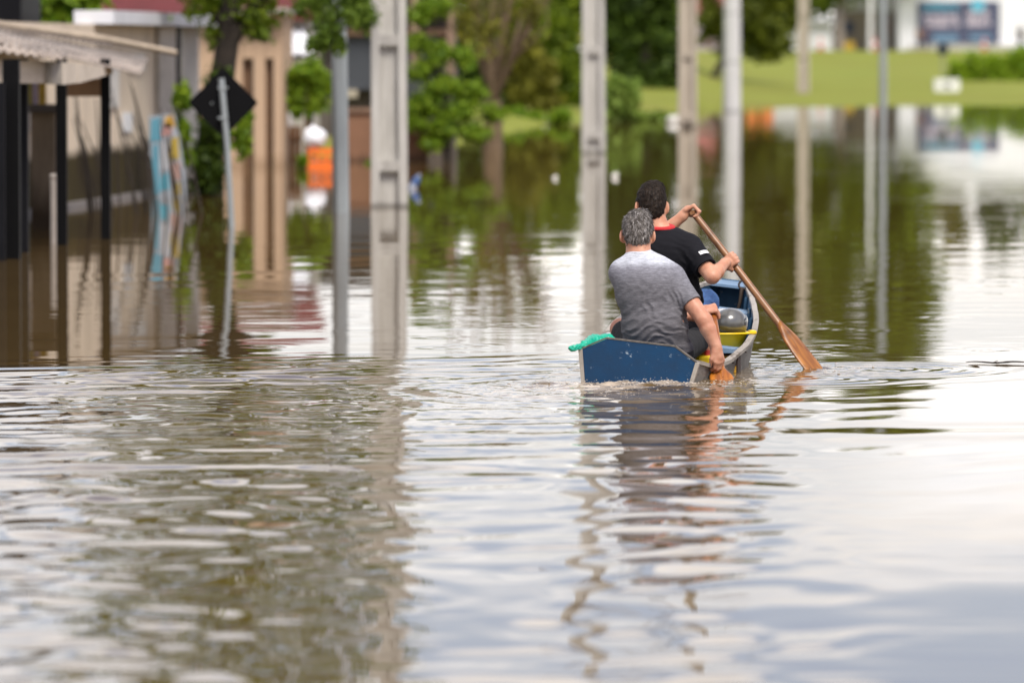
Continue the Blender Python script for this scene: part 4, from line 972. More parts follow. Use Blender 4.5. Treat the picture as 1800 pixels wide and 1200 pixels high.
def h_pole(px, D, w0, w1, H, label, m_, z_first, step, arm=True, lean=0.0, rz=0.0, arms=None):
    e = empty('utility_pole', (gx(px, D), D, 0), rz, label, 'utility pole', 'concrete utility poles along the flooded street'); e.rotation_euler = (0, lean, rz)
    dep = 0.30; zb = -0.8
    def W(z): return w0 + (w1-w0)*(z/H)
    def Dp(z): return dep*(1 - .35*z/H)
    mb = MB(); fw = 0.23
    for s in (-1, 1):
        pts = []
        for z in (zb, H):
            w, d = W(z)/2, Dp(z)/2; xa, xb = sorted((s*w, s*w*(1-2*fw)))
            pts += [(xa, -d, z), (xb, -d, z), (xb, d, z), (xa, d, z)]
        mb.hexa(pts)
    pts = []
    for z in (zb, H):
        w, d = W(z)/2*(1-2*fw)+.004, Dp(z)/2*.30; pts += [(-w, -d, z), (w, -d, z), (w, d, z), (-w, d, z)]
    mb.hexa(pts); mb.build('shaft', m_, e)
    z = z_first; k = 0
    while z < H-.3:
        w, d = W(z)/2*(1-2*fw)+.003, Dp(z)/2-.006
        r = MB().hexa([(-w, -d*.9, z-.06), (w, -d*.9, z-.06), (w, d*.9, z-.06), (-w, d*.9, z-.06), (-w, -d, z+.075), (w, -d, z+.075), (w, d, z+.075), (-w, d, z+.075)])
        r.build('rung', m_, e); z += step; k += 1
    # solid foot below the first opening
    w, d = W(.1)/2*(1-2*fw)+.003, Dp(.1)/2-.02
    if arm:
        for az, aw in (arms or ((H-.35, 1.0),)):
          MB().box(-aw, aw, -.26, -.12, az, az+.16).build('cross_arm', mat('dark_arm_timber', (.10, .075, .055), .9, .3, 3), e)
          for x in (-aw*.85, -aw*.3, aw*.3, aw*.85): MB().lathe([(.03, 0), (.05, .03), (.03, .06), (.045, .09), (.0, .12)], 10, (x, -.19, az+.16)).build('insulator', mat('brown_glaze', (.10, .04, .02), .3), e)
    return e
h_pole(685, 69.2, .445, .33, 10.5, 'grey concrete utility pole nearest the camera, left of the boat', M_CONC, .49, 1.52, lean=R(-.15))
h_pole(1043, 105.0, .44, .31, 10.5, 'grey concrete utility pole rising behind the two men', M_CONC, .32, 1.56, lean=R(-.1))
h_pole(1208, 141.0, .47, .32, 13.0, 'beige concrete utility pole beside the dark tree mass', M_CONCW, .20, 1.57, arms=((10.9, 1.7), (11.7, 1.2), (12.6, 1.75)))
h_pole(1411, 218.0, .46, .34, 11.0, 'brownish concrete utility pole in front of the grassy bank', M_CONCW, .10, 1.58)
# smooth round pole
e = empty('round_pole', (gx(1286, 176), 176, 0), 0, 'smooth light grey round pole in front of the leaning tree', 'utility pole')
MB().tube([(0, 0, -.8), (0, 0, 5), (0, 0, 10.5)], [.285, .245, .20], 20).build('shaft', M_CONCL, e, True)
for z in (0.02, 1.52, 3.02, 4.5): MB().lathe([(.285-z*.008, -.02), (.292-z*.008, -.015), (.292-z*.008, .015), (.285-z*.008, .02)], 20, (0, 0, z), close=False).build('joint_band', mat('joint_grey', (.36, .36, .35), .8), e, True)
# galvanised lamp post
M_GALV = mat('galvanised_steel', (.34, .37, .375), .42, .18, 5, metal=.45, stretch=(1, 1, .3))
e = empty('lamp_post', (gx(600, 66.5), 66.5, 0), 0, 'octagonal galvanised lamp post left of the nearest concrete pole', 'lamp post'); e.rotation_euler = (0, R(.55)*-1, R(22.5))
MB().tube([(0, 0, -.8), (0, 0, 3), (0, 0, 9)], [.109, .093, .058], 8).build('shaft', M_GALV, e)
MB().tube([(0, 0, 9), (.3, 0, 9.4), (1.2, 0, 9.5)], [.05, .04, .035], 8).build('lamp_arm', M_GALV, e, True)
MB().box(1.1, 1.65, -.12, .12, 9.44, 9.56, .03).build('lamp_head', M_GALV, e)
# thin grey posts, right
e = empty('lamp_post', (gx(1551, 186), 186, 0), 0, 'thin grey lamp post standing in the water before the bank', 'lamp post'); e.rotation_euler = (0, R(-.25), 0)
MB().tube([(0, 0, -.6), (0, 0, 8.2)], [.125, .10], 10).build('shaft', M_GALV, e, True)
MB().tube([(0, 0, 8.2), (-.5, 0, 8.6), (-1.4, 0, 8.7)], [.08, .06, .05], 8).build('lamp_arm', M_GALV, e, True)
e = empty('lamp_post', (gx(1528, 392), 392, 1.8), 0, 'slim white lamp post on top of the bank by the low house', 'lamp post')
MB().tube([(0, 0, 0), (0, 0, 11)], [.17, .13], 10).build('shaft', mat('white_painted_steel', (.68, .68, .67), .5, .1), e, True)
MB().tube([(0, 0, 11), (-1.2, 0, 11.4)], [.1, .08], 8).build('lamp_arm', mat('white_painted_steel', (1, 1, 1)), e, True)

# ------------------------------------------------------------------ road sign seen from behind, leaning
D = 61.0; p = at(407, 400, D)
e = empty('road_sign', (p.x, D, 0), 0, 'black diamond road sign seen from behind on a leaning grey post', 'road sign')
M_SIGNB = mat('black_sign_back', (.0025, .0025, .003), .6, .2, 8, spec=.12)
top = at(389, 138, D) - Vector((p.x, D, 0)); ctr = at(392, 181, D) - Vector((p.x, D, 0)); low = Vector((.03, 0, -.8))
MB().tube([low, Vector((0, 0, 0)), (top*.55) + Vector((.012, 0, 0)), top], [.034]*4, 10).build('post', M_GALV, e, True)
hw = 61/ (FPX/D); sh = MB(); th = .006; rr = .035
pts = []
for k in range(4):
    a = R(90*k + 90); cpt = Vector((math.cos(a), 0, math.sin(a)))*(hw - rr*1.2)
    for q in (-45, 0, 45): b2 = a + R(q); pts.append((cpt.x + rr*math.cos(b2), cpt.z + rr*math.sin(b2)))
sh.prism([(x, z) for x, z in pts], -.004, .004).move(Matrix.Translation(ctr + Vector((0, .045, 0)))).build('panel', M_SIGNB, e)
for dz in (-.16, .16): MB().box(-.05, .05, -.040, .040, ctr.z+dz-.012, ctr.z+dz+.012).move(Matrix.Translation((ctr.x, 0, 0))).build('clamp', M_GALV, e)
MB().lathe([(.0, -.004), (.010, -.003), (.010, .003), (0, .004)], 8).move(Matrix.Translation(at(372, 182, D) - Vector((p.x, D, 0)) + Vector((0, .038, 0))) @ Matrix.Rotation(R(90), 4, 'X')).build('bolt', M_GALV, e)
# ------------------------------------------------------------------ left side: shelter, walls, houses standing in the water
def rect(px0, px1, py0, py1, D, dep, loc=Vector((0, 0, 0)), bev=0.0):
    """box whose front face fills the given direction range at distance D; py1 None = down to the drowned ground"""
    a, b = at(px0, py0, D), at(px1, py1 if py1 is not None else 400, D)
    z0 = -0.8 if py1 is None else b.z
    return MB().box(a.x - loc.x, b.x - loc.x, D - loc.y, D + dep - loc.y, z0 - loc.z, a.z - loc.z, bev)
def stain_mat(name, wall, wet, zc, blend=.05, streak=.25, wet2=None, scale=2.2):
    m = bpy.data.materials.new(name); m.use_nodes = True; N, L = nodes_of(m); b = N['Principled BSDF']; b.inputs['Roughness'].default_value = .92; b.inputs['Specular IOR Level'].default_value = .15
    t = N.new('ShaderNodeNewGeometry'); mp = N.new('ShaderNodeMapping'); mp.inputs['Scale'].default_value = (1.4, 1.4, .35); L.new(t.outputs['Position'], mp.inputs[0])
    n = N.new('ShaderNodeTexNoise'); n.inputs['Scale'].default_value = scale; n.inputs['Detail'].default_value = 9; n.inputs['Roughness'].default_value = .7; L.new(mp.outputs[0], n.inputs['Vector'])
    r = N.new('ShaderNodeValToRGB'); r.color_ramp.elements[0].position = .3; r.color_ramp.elements[1].position = .6; r.color_ramp.elements[0].color = (*[c*(1-streak) for c in wall], 1); r.color_ramp.elements[1].color = (*wall, 1); L.new(n.outputs[0], r.inputs[0])
    r2 = N.new('ShaderNodeValToRGB'); r2.color_ramp.elements[0].position = .35; r2.color_ramp.elements[1].position = .65; r2.color_ramp.elements[0].color = (*wet, 1); r2.color_ramp.elements[1].color = (*(wet2 or wet), 1); L.new(n.outputs[0], r2.inputs[0])
    s = N.new('ShaderNodeSeparateXYZ'); L.new(t.outputs['Position'], s.inputs[0]); w = N.new('ShaderNodeMath'); w.operation = 'MULTIPLY_ADD'; w.inputs[1].default_value = .35; L.new(n.outputs[0], w.inputs[0]); L.new(s.outputs[2], w.inputs[2])
    mr = N.new('ShaderNodeMapRange'); mr.inputs['From Min'].default_value = zc+.17-blend; mr.inputs['From Max'].default_value = zc+.17+blend; L.new(w.outputs[0], mr.inputs[0])
    mx = N.new('ShaderNodeMixRGB'); L.new(mr.outputs[0], mx.inputs[0]); L.new(r2.outputs[0], mx.inputs[1]); L.new(r.outputs[0], mx.inputs[2]); L.new(mx.outputs[0], b.inputs['Base Color'])
    return m
M_BLK = mat('black_painted_steel', (.002, .002, .0025), .6, .3, 5, spec=.12)
M_CHAR = mat('charcoal_panel', (.006, .006, .008), .6, .3, 3, spec=.12)
M_FIB = mat('fibre_cement', (.42, .355, .30), .95, .55, 2.0, .5, 25, col2=(.13, .105, .09), stretch=(2.0, .5, 1))
M_FASC = mat('weathered_cream_board', (.66, .58, .48), .85, .3, 4, col2=(.46, .39, .31))
def corrugated(name, fl, fr, bl, br, pitch, amp, m_, parent, th=.008):
    fl, fr, bl, br = map(Vector, (fl, fr, bl, br)); n = int((fr-fl).length/pitch*8)
    up = (fr-fl).cross(bl-fl).normalized(); vs = []; fs = []
    if up.z < 0: up = -up
    for lay in (0, 1):
        for i in range(n+1):
            t_ = i/n; o = up*(amp*math.sin(2*math.pi*i/8) - lay*th)
            vs += [fl.lerp(fr, t_)+o, bl.lerp(br, t_)+o]
    m1 = 2*(n+1)
    for i in range(n):
        a = 2*i; fs.append((a, a+2, a+3, a+1)); fs.append((m1+a, m1+a+1, m1+a+3, m1+a+2)); fs.append((a, m1+a, m1+a+2, a+2)); fs.append((a+1, a+3, m1+a+3, m1+a+1))
    fs += [(0, 1, m1+1, m1), (2*n, m1+2*n, m1+2*n+1, 2*n+1)]
    return link_mesh(name, vs, fs, m_, parent, True)
o0 = Vector((gx(110, 56), 56, 0)); sl = empty('bus_shelter', o0, 0, 'roadside shelter with corrugated roof on black posts at far left', 'shelter')
V0 = lambda v: Vector(v) - o0
for px, D, w in ((22, 51.8, .075), (40, 53.5, .06), (110, 55.5, .052), (187, 57.2, .048)):
    x = gx(px, D); MB().box(x-w-o0.x, x+w-o0.x, D-w-o0.y, D+w-o0.y, -.8, gz(104, D)).build('post', M_BLK if px != 40 else M_CHAR, sl)
rect(-130, 9, 145, None, 51.4, .05, o0).build('side_panel', M_CHAR, sl)
def board(name, a, b, za0, za1, zb0, zb1, th, m_, parent, off):
    a, b = Vector(a)-off, Vector(b)-off; d = Vector((b.x-a.x, b.y-a.y, 0)).normalized(); nn = Vector((-d.y, d.x, 0))*th
    return MB().hexa([(a.x, a.y, za0), (b.x, b.y, zb0), (b.x+nn.x, b.y+nn.y, zb0), (a.x+nn.x, a.y+nn.y, za0), (a.x, a.y, za1), (b.x, b.y, zb1), (b.x+nn.x, b.y+nn.y, zb1), (a.x+nn.x, a.y+nn.y, za1)]).build(name, m_, parent)
A, B, C = at(-60, 100, 52.4), at(99, 100, 53.0), at(198, 100, 57.0)
board('fascia_board', A, at(90, 100, 53.0), gz(146, 52.4), gz(106, 52.4), gz(147, 53), gz(108, 53), .03, M_FASC, sl, o0)
board('fascia_board', at(92, 100, 52.9), at(110, 100, 53.1), gz(148, 52.9), gz(108, 52.9), gz(149, 53.1), gz(110, 53.1), .06, mat('grey_board', (.30, .27, .23), .9, .3, 5), sl, o0)
board('fascia_board', at(111, 100, 53.1), at(136, 100, 54.3), gz(149, 53.1), gz(110, 53.1), gz(146, 54.3), gz(112, 54.3), .03, M_FASC, sl, o0)
board('fascia_board', at(137, 100, 54.3), at(198, 100, 57.0), gz(147, 54.3), gz(113, 54.3), gz(130, 57.0), gz(118, 57.0), .03, M_FASC, sl, o0)
rect(116, 183, 138, 170, 57.4, .03, o0).build('hanging_board', mat('brown_board', (.33, .20, .11), .8, .25, 6), sl)
corrugated('roof_sheet', V0(at(-60, 84, 52.2)), V0(at(108, 104, 52.8)), V0(at(-60, 64, 55.5)), V0(at(120, 88, 56.5)), .095, .014, M_FIB, sl)
corrugated('roof_sheet', V0(at(-60, 62, 54.0)), V0(at(247, 131, 56.9)), V0(at(-60, 40, 62)), V0(at(262, 103, 63.5)), .105, .007, M_FIB, sl)
corrugated('roof_sheet', V0(at(-60, 44, 61)), V0(at(195, 82, 63.0)), V0(at(-60, 36, 66)), V0(at(205, 76, 67)), .105, .020, mat('dark_fibre_cement', (.30, .25, .21), .95, .5, 2.0, col2=(.10, .08, .065), stretch=(2.0, .5, 1)), sl)
MB().tube([V0(at(-60, 34, 63.5)), V0(at(180, 68, 64.5)), V0(at(308, 93, 65.5))], [.035]*3, 8).build('ridge_beam', mat('pale_wood', (.45, .37, .28), .8, .3, 6), sl, True)
# long plaster wall receding behind the shelter
wa, wb = at(-120, 600, 60.0), at(302, 600, 77.0); M_PLW = stain_mat('stained_plaster', (.70, .59, .46), (.018, .011, .006), .66, .06, .32, (.060, .046, .012))
wl_o = Vector((wb.x, wb.y, 0)); pw = empty('plaster_wall', wl_o, 0, 'beige plaster wall with dark damp lower half behind the shelter', 'wall')
zt = gz(46, 76)
board('wall', wa, wb, -.8, zt, -.8, zt, .2, M_PLW, pw, wl_o)
d = (Vector((wb.x, wb.y, 0)) - Vector((wa.x, wa.y, 0))).normalized(); nr = Vector((d.y, -d.x, 0))
def on_wall(px):
    """distance at which the direction px meets the wall line"""
    r = (px-900)/FPX; t_ = (r*wa.y - wa.x)/((wb.x-wa.x) - r*(wb.y-wa.y)); return wa.lerp(wb, t_)
for px0, px1, py0, py1, th, mm in ((40, 66, 140, 232, .05, mat('pale_pillar', (.50, .45, .39), .9, .3, 4)), (272, 302, 46, 300, .06, mat('pale_pillar', (1, 1, 1))), (186, 206, 118, 190, .03, mat('white_patch', (.62, .60, .56), .9, .1, 4)), (226, 250, 96, 125, .04, mat('white_patch', (1, 1, 1))), (214, 230, 198, 232, .02, mat('white_notice', (.72, .72, .72), .7, .1, 4))):
    p0, p1 = on_wall(px0) + nr*(th+.004), on_wall(px1) + nr*(th+.004)
    nm = 'notice' if px0 == 214 else 'pilaster' if px0 in (40, 272) else 'patch'
    board(nm, p0, p1, gz(py1, p0.y), gz(py0, p0.y), gz(py1, p1.y), gz(py0, p1.y), th, mm, pw, wl_o)
p0, p1 = on_wall(166) + nr*.25, on_wall(352) + nr*.25
board('coping', p0, p1, zt+.002, zt+.17, zt+.002, zt+.17, .5, mat('white_coping', (.66, .67, .70), .8, .12, 3), pw, wl_o)
p0, p1 = on_wall(-80) + nr*.12, on_wall(268) + nr*.12
board('plinth', p0, p1, -.8, .075, -.8, .055, .11, mat('grey_plinth', (.22, .20, .19), .9, .3, 4), pw, wl_o)
# mossy pillar stub and hanging cloths inside the shelter
e = empty('pillar', (gx(72, 60.5), 60.5, 0), 0, 'mossy brown masonry pillar stub inside the shelter', 'pillar')
rect(54, 96, 196, None, 60.5, .25, e.location).build('shaft', stain_mat('mossy_masonry', (.15, .115, .08), (.03, .02, .012), .35, .2, .5), e); rect(40, 102, 184, 198, 60.4, .4, e.location).build('cap', mat('dark_cap', (.06, .05, .045), .9), e)
for px0, px1, c, nm, lb in ((46, 57, (.34, .30, .06), 'cloth', 'olive yellow cloth hanging in the shelter'), (57, 67, (.45, .38, .52), 'cloth', 'lavender cloth hanging between two yellow ones'), (68, 81, (.50, .34, .06), 'cloth', 'ochre yellow cloth hanging nearest the thin black post')):
    a = at(px0, 145, 61.2); b = at(px1, 190, 61.2); vs = []; fs = []
    for i in range(9):
        for j in range(6): vs.append((a.x+(b.x-a.x)*i/8, 61.2+.012*math.sin(i*1.6+j*.2), a.z+(b.z-a.z)*j/5))
    for i in range(8):
        for j in range(5): q = i*6+j; fs.append((q, q+1, q+7, q+6))
    o = link_mesh(nm, vs, fs, mat(lb, c, .9, .25, 9), None, True); tag(o, lb, 'cloth', 'cloths hung in the shelter'); sm = o.modifiers.new('thick', 'SOLIDIFY'); sm.thickness = .006
e = empty('pipe', (gx(95, 56.2), 56.2, 0), 0, 'short white plastic pipe standing upright in the water', 'pipe')
MB().tube([(0, 0, -.8), (0, 0, gz(308, 56.2))], [.029, .029], 14).build('tube', mat('white_pvc', (.42, .37, .32), .6, .2, 6), e, True); MB().lathe([(.029, -.04), (.034, -.036), (.034, .012), (.02, .016)], 14, (0, 0, gz(308, 56.2))).build('socket', mat('white_pvc', (1, 1, 1)), e, True)
# dark block wall at the far left edge of the frame, above the roof
e = empty('dark_house', (gx(-40, 72), 72, 0), 0, 'dark upper wall of a building above the shelter roof at far left', 'building')
rect(-220, 37, -120, 95, 72, 3, e.location).build('wall', M_CHAR, e); rect(-230, 45, -135, -119, 71.7, 3.6, e.location).build('roof', mat('dark_slab', (.06, .06, .06), .9), e)
# drain pipe and pale strip right of the plaster wall
e = empty('drainpipe', (gx(311, 77.6), 77.6, 0), 0, 'dark vertical downpipe at the corner of the plaster wall', 'drainpipe')
MB().tube([(0, 0, -.8), (0, 0, gz(47, 77.6))], [.080]*2, 10).build('tube', mat('dark_pipe', (.035, .03, .028), .6), e, True)
for z in (.5, 1.5): MB().lathe([(.080, -.03), (.09, -.03), (.09, .03), (.080, .03)], 10, (0, 0, z), close=False).build('bracket', mat('dark_pipe', (1, 1, 1)), e, True)
e = empty('gate_pillar', (gx(335, 79), 79, 0), 0, 'pale grey gate pillar between the plaster wall and the dark tree', 'pillar')
rect(321, 349, 44, None, 79, .3, e.location, .01).build('shaft', stain_mat('pale_pillar_paint', (.55, .53, .50), (.20, .17, .14), .2, .1), e)

# beige house with tall slots
D = 94.0; o1 = Vector((gx(425, D), D, 0)); hs = empty('beige_house', o1, 0, 'beige house front with two tall brown slots beside the dark tree', 'house')
M_BEI = stain_mat('beige_render', (.47, .335, .225), (.34, .235, .15), .12, .1, .10)
zt1 = at(0, 24, D).z
def bw(px0, px1, py0, py1, dep=.3, m_=M_BEI, nm='wall', dd=0.0): return rect(px0, px1, py0, py1, D+dd, dep, o1).build(nm, m_, hs)
bw(345, 427, 24, None); bw(427.2, 445.8, 24, 103); bw(446, 466.8, 24, None); bw(467, 480.8, 24, 103); bw(481, 497, 24, None)
M_SLOT = mat('brown_slot', (.17, .095, .050), .8, .3, 5)
bw(427, 446, 103, None, .05, M_SLOT, 'slot_panel', .14); bw(466.5, 481, 103, None, .05, M_SLOT, 'slot_panel', .14)
rect(497, 498.5, 24, None, D, 4, o1).build('side_wall', M_BEI, hs)
rect(500, 513, 150, None, D+2, .1, o1).build('door_frame', mat('white_frame', (.62, .63, .65), .7, .1), hs)
bw(338, 506, 14, 24, 4.5, mat('slab_edge', (.45, .41, .36), .9), 'roof_slab', -.35)
# red roofed house behind
D = 101.0; o2 = Vector((gx(330, D), D, 0)); e = empty('red_roofed_house', o2, 0, 'house with dull red metal roof behind the plaster wall', 'house')
rect(160, 545, 30, None, D, 5, o2).build('wall', mat('cream_wall', (.46, .42, .37), .9, .2, 2), e)
a0, a1 = at(150, 26, D-.4), at(556, 26, D-.4); M_RED = mat('red_roof_metal', (.15, .028, .028), .7, .3, 2, spec=.2)
MB().hexa([V for V in (Vector((a0.x, D-.4, a0.z-.1))-o2, Vector((a1.x, D-.4, a1.z-.1))-o2, Vector((a1.x, D+5, a1.z+.7))-o2, Vector((a0.x, D+5, a0.z+.7))-o2, Vector((a0.x, D-.4, a0.z))-o2, Vector((a1.x, D-.4, a1.z))-o2, Vector((a1.x, D+5, a1.z+.85))-o2, Vector((a0.x, D+5, a0.z+.85))-o2)]).build('roof', M_RED, e)
for k in range(28):
    x = a0.x + (a1.x-a0.x)*k/27 - o2.x
    MB().hexa([(x-.02, -.42, a0.z), (x+.02, -.42, a0.z), (x+.02, 5, a0.z+.85), (x-.02, 5, a0.z+.85), (x-.02, -.42, a0.z+.04), (x+.02, -.42, a0.z+.04), (x+.02, 5, a0.z+.89), (x-.02, 5, a0.z+.89)]).build('roof_rib', M_RED, e)
# middle house, dark grey front
D = 112.0; o3 = Vector((gx(640, D), D, 0)); e = empty('grey_house', o3, 0, 'house with dark grey door and brown lintel between the two near poles', 'house')
rect(505, 800, 20, None, D+.3, 4, o3).build('wall', mat('brown_grey_wall', (.12, .10, .085), .9, .35, 2), e)
rect(598, 662, 64, 158, D, .25, o3).build('door', mat('slate_door', (.055, .062, .075), .6, .2, 2), e)
rect(690, 770, 64, 175, D, .25, o3).build('window', mat('slate_window', (.06, .065, .08), .3, .2, 2), e)
rect(585, 790, 51, 63, D-.15, .4, o3).build('lintel', mat('brown_lintel', (.30, .18, .11), .8, .2, 3), e)
rect(600, 628, 158, 172, D-.2, .4, o3).build('sill', mat('beige_sill', (.45, .40, .31), .9), e)
rect(500, 805, 10, 19.5, D-.5, 5.2, o3).build('roof_slab', mat('dark_slab', (.06, .06, .06), .9), e)
for px0, px1 in ((722, 736), (786, 799)): rect(px0, px1, -40 if px0 < 750 else 20, 132, D-1.2, .2, o3).build('post', mat('timber_post', (.30, .20, .14), .85, .25, 4), e)
# white corrugated lean-to
D = 99.0; e = empty('lean_to', (gx(520, D), D, 0), 0, 'lean-to with white corrugated roof right of the beige house', 'lean-to'); o4 = Vector(e.location)
corrugated('roof_sheet', at(489, 94, D)-o4, at(553, 96, D)-o4, at(489, 28, D+3)-o4, at(528, 26, D+3)-o4, .16, .03, mat('white_sheet_metal', (.72, .73, .75), .5, .08, 2), e)
rect(492, 552, 97, 104, D+.1, .1, o4).build('beam', mat('dark_beam', (.05, .045, .04), .8), e)
for px in (495, 548): rect(px-3, px+3, 104, None, D+.1, .08, o4).build('post', mat('dark_beam', (1, 1, 1)), e)
# brown garden wall and wooden door leaf
D = 97.5; e = empty('garden_wall', (gx(680, D), D, 0), 0, 'reddish brown garden wall standing in water behind the nearest pole', 'wall'); o5 = Vector(e.location)
rect(604, 752, 198, None, D, .2, o5).build('wall', stain_mat('reddish_render', (.245, .135, .085), (.10, .06, .04), .08, .06, .25), e); rect(600, 756, 190, 198, D-.05, .3, o5).build('coping', mat('reddish_coping', (.24, .15, .10), .9), e)
D = 96.0; e = empty('wooden_door', (gx(515, D), D, 0), R(3), 'rust brown wooden door leaf standing in the water by the beige house', 'door'); o6 = Vector(e.location)
for k in range(4): rect(499+k*8, 506.4+k*8, 222, None, D, .05, o6).build('plank', mat('rust_brown_wood', (.17, .070, .022), .8, .35, 4), e)
rect(499, 531, 240, 246, D-.03, .03, o6).build('batten', mat('rust_brown_wood', (1, 1, 1)), e)
# white bundle on an orange crate
D = 92.5; p = at(566, 288, D); e = empty('crate', (p.x, D, 0), R(8), 'bright orange plastic crate standing in the water', 'crate')
M_ORG = mat('orange_plastic', (.85, .16, .012), .45, .1, 4)
for k, (x0, x1, y0, y1) in enumerate(((-.23, .23, -.17, -.15), (-.23, .23, .15, .17), (-.23, -.21, -.149, .149), (.21, .23, -.149, .149))):
    MB().box(x0, x1, y0, y1, -.05, .07).build('side', M_ORG, e); MB().box(x0, x1, y0, y1, .12, .155).build('side', M_ORG, e); MB().box(x0, x1, y0, y1, .22, .30).build('rim', M_ORG, e)
for x in (-.22, -.07, .07, .22):
    for y_ in (-.16, .16): MB().box(x-.012, x+.012, y_-.012, y_+.012, -.05, .30).build('upright', M_ORG, e)
V, F = sdf_mesh([ell((0, 0, .14), (.18, .16, .15), .03), ell((-.06, .02, .22), (.11, .11, .11), .04), ell((.07, -.03, .20), (.11, .10, .11), .04), cap((-.02, 0, .3), (-.03, 0, .36), .04, .02, .04)], .012, disp=lambda x, y, z: .008*np.sin(30*x+14*z)*np.sin(26*z-9*y))
b_ = link_np('sack', V, F, mat('white_plastic_film', (.78, .78, .80), .4, .1, 5)); b_.location = (gx(554, D), D, .32); tag(b_, 'round white plastic sack resting on the orange crate', 'sack')
# painted board leaning by the wall
D = 73.6; p = at(294, 347, D); e = empty('painted_board', (p.x, D, 0), 0, 'tall board painted in blue, white, yellow and pink patches', 'board'); op = Vector(e.location)
Zt = at(0, 200, D).z
poly = [(gx(263, D)-op.x, at(0, 204, D).z), (gx(269, D)-op.x, -.6), (gx(330, D)-op.x, -.6), (gx(327, D)-op.x, at(0, 310, D).z), (gx(316, D)-op.x, at(0, 238, D).z), (gx(308, D)-op.x, Zt)]
MB().prism(poly, 0, .04).build('panel', mat('pale_blue_white_paint', (.36, .40, .45), .7, .2, 4), e)
def pp(px0, py0, px1, py1, col, nm):
    x0, x1 = gx(px0, D)-op.x, gx(px1, D)-op.x; z0, z1 = max(at(0, py1, D).z, -.3), at(0, py0, D).z; w = x1-x0
    MB().prism([(x0, z0), (x1, z0+.02), (x1-w*.12, z1), (x0+w*.1, z1-.03)], -.006, -.001).build('painted_patch', mat(nm, col, .7, .12, 5), e)
pp(265, 206, 286, 250, (.10, .30, .40), 'cyan_paint'); pp(268, 252, 281, 345, (.10, .30, .40), 'cyan_paint'); pp(290, 202, 308, 226, (.62, .36, .05), 'ochre_paint'); pp(285, 215, 304, 240, (.60, .33, .30), 'pink_paint')
pp(299, 240, 316, 282, (.45, .33, .05), 'yellow_paint'); pp(282, 244, 298, 300, (.50, .52, .56), 'white_paint'); pp(300, 284, 320, 318, (.50, .32, .28), 'peach_paint'); pp(282, 304, 298, 335, (.08, .38, .50), 'cyan_paint2'); pp(304, 320, 318, 345, (.45, .33, .05), 'yellow_paint')
# ------------------------------------------------------------------ trees and shrubs
def leaf_mesh(name, parent, clumps, n, size, m_, seed, off, flat=.35, shell=.45, elong=.55):
    """n leaves spread through the clumps; each leaf a bent lozenge of two faces"""
    g = np.random.default_rng(seed); W = np.array([(c[1][0]*c[1][1]*c[1][2])**(2/3) for c in clumps]); W = W/W.sum()
    Cn = np.concatenate([np.full(max(1, int(round(n*w))), i) for i, w in enumerate(W)]); N_ = len(Cn)
    C = np.array([c[0][:] for c in clumps])[Cn]; Rr = np.array([c[1] for c in clumps])[Cn]
    d = g.normal(0, 1, (N_, 3)); d /= np.linalg.norm(d, axis=1)[:, None]
    rad = (shell + (1-shell)*g.random(N_)**.6) * (1 + .28*g.normal(0, 1, N_))
    # lumps: leaves gather in bunches
    bun = np.sin(d[:,0]*7+Cn*1.3)*np.sin(d[:,1]*6+Cn)*np.sin(d[:,2]*8+Cn*.7); rad *= 1 + .22*bun
    # every clump is made of smaller bunches, so outlines stay ragged
    K = 9; sd = g.normal(0, 1, (len(clumps), K, 3)); sd /= np.linalg.norm(sd, axis=2)[:, :, None]; sd *= (.35 + .55*g.random((len(clumps), K)))[:, :, None]
    sr = .22 + .34*g.random((len(clumps), K)); pick = g.integers(0, K, N_); use = g.random(N_) < .72
    off_ = np.where(use[:, None], sd[Cn, pick] + d*(rad*sr[Cn, pick])[:, None], d*(rad*.9)[:, None])
    P = C + off_*Rr
    nrm = g.normal(0, 1, (N_, 3))*(1-flat) + d*.5 + np.array([0, 0, 1.0])*flat; nrm /= np.linalg.norm(nrm, axis=1)[:, None]
    t_ = np.cross(nrm, g.normal(0, 1, (N_, 3))); t_ /= np.linalg.norm(t_, axis=1)[:, None]; b_ = np.cross(nrm, t_)
    s = size*np.exp(g.normal(0, .3, N_))[:, None]
    v0 = P - t_*s; v1 = P + b_*s*elong - nrm*s*.12; v2 = P + t_*s - nrm*s*.25; v3_ = P - b_*s*elong - nrm*s*.12
    V = np.stack([v0, v1, v2, v3_], 1).reshape(-1, 3) - np.array(off[:]); F = np.arange(N_*4).reshape(-1, 4)
    return link_np(name, V, F, m_, parent, False)
M_BARK = mat('dark_bark', (.030, .022, .015), .95, .5, 8, .8, 20)
M_BARKL = mat('brown_bark', (.21, .145, .085), .95, .4, 8, .8, 20)
LF_BR = leaf_mat('bright_leaves', (.085, .18, .010), (.27, .38, .022)); LF_MID = leaf_mat('mid_leaves', (.065, .115, .006), (.185, .245, .012)); LF_DK = leaf_mat('dark_leaves', (.026, .052, .006), (.085, .135, .014))
LF_OL = leaf_mat('olive_leaves', (.11, .115, .014), (.24, .23, .026)); LF_PALE = leaf_mat('pale_green_leaves', (.15, .24, .04), (.28, .38, .07)); LF_FEA = leaf_mat('feathery_leaves', (.075, .14, .018), (.20, .29, .035))
def cl(px, py, D, rpx, rz=None, ry=None):
    k = D/FPX; c = at(px, py, D); return (c, (rpx*k, (ry or rpx*.8)*k, (rz or rpx)*k))
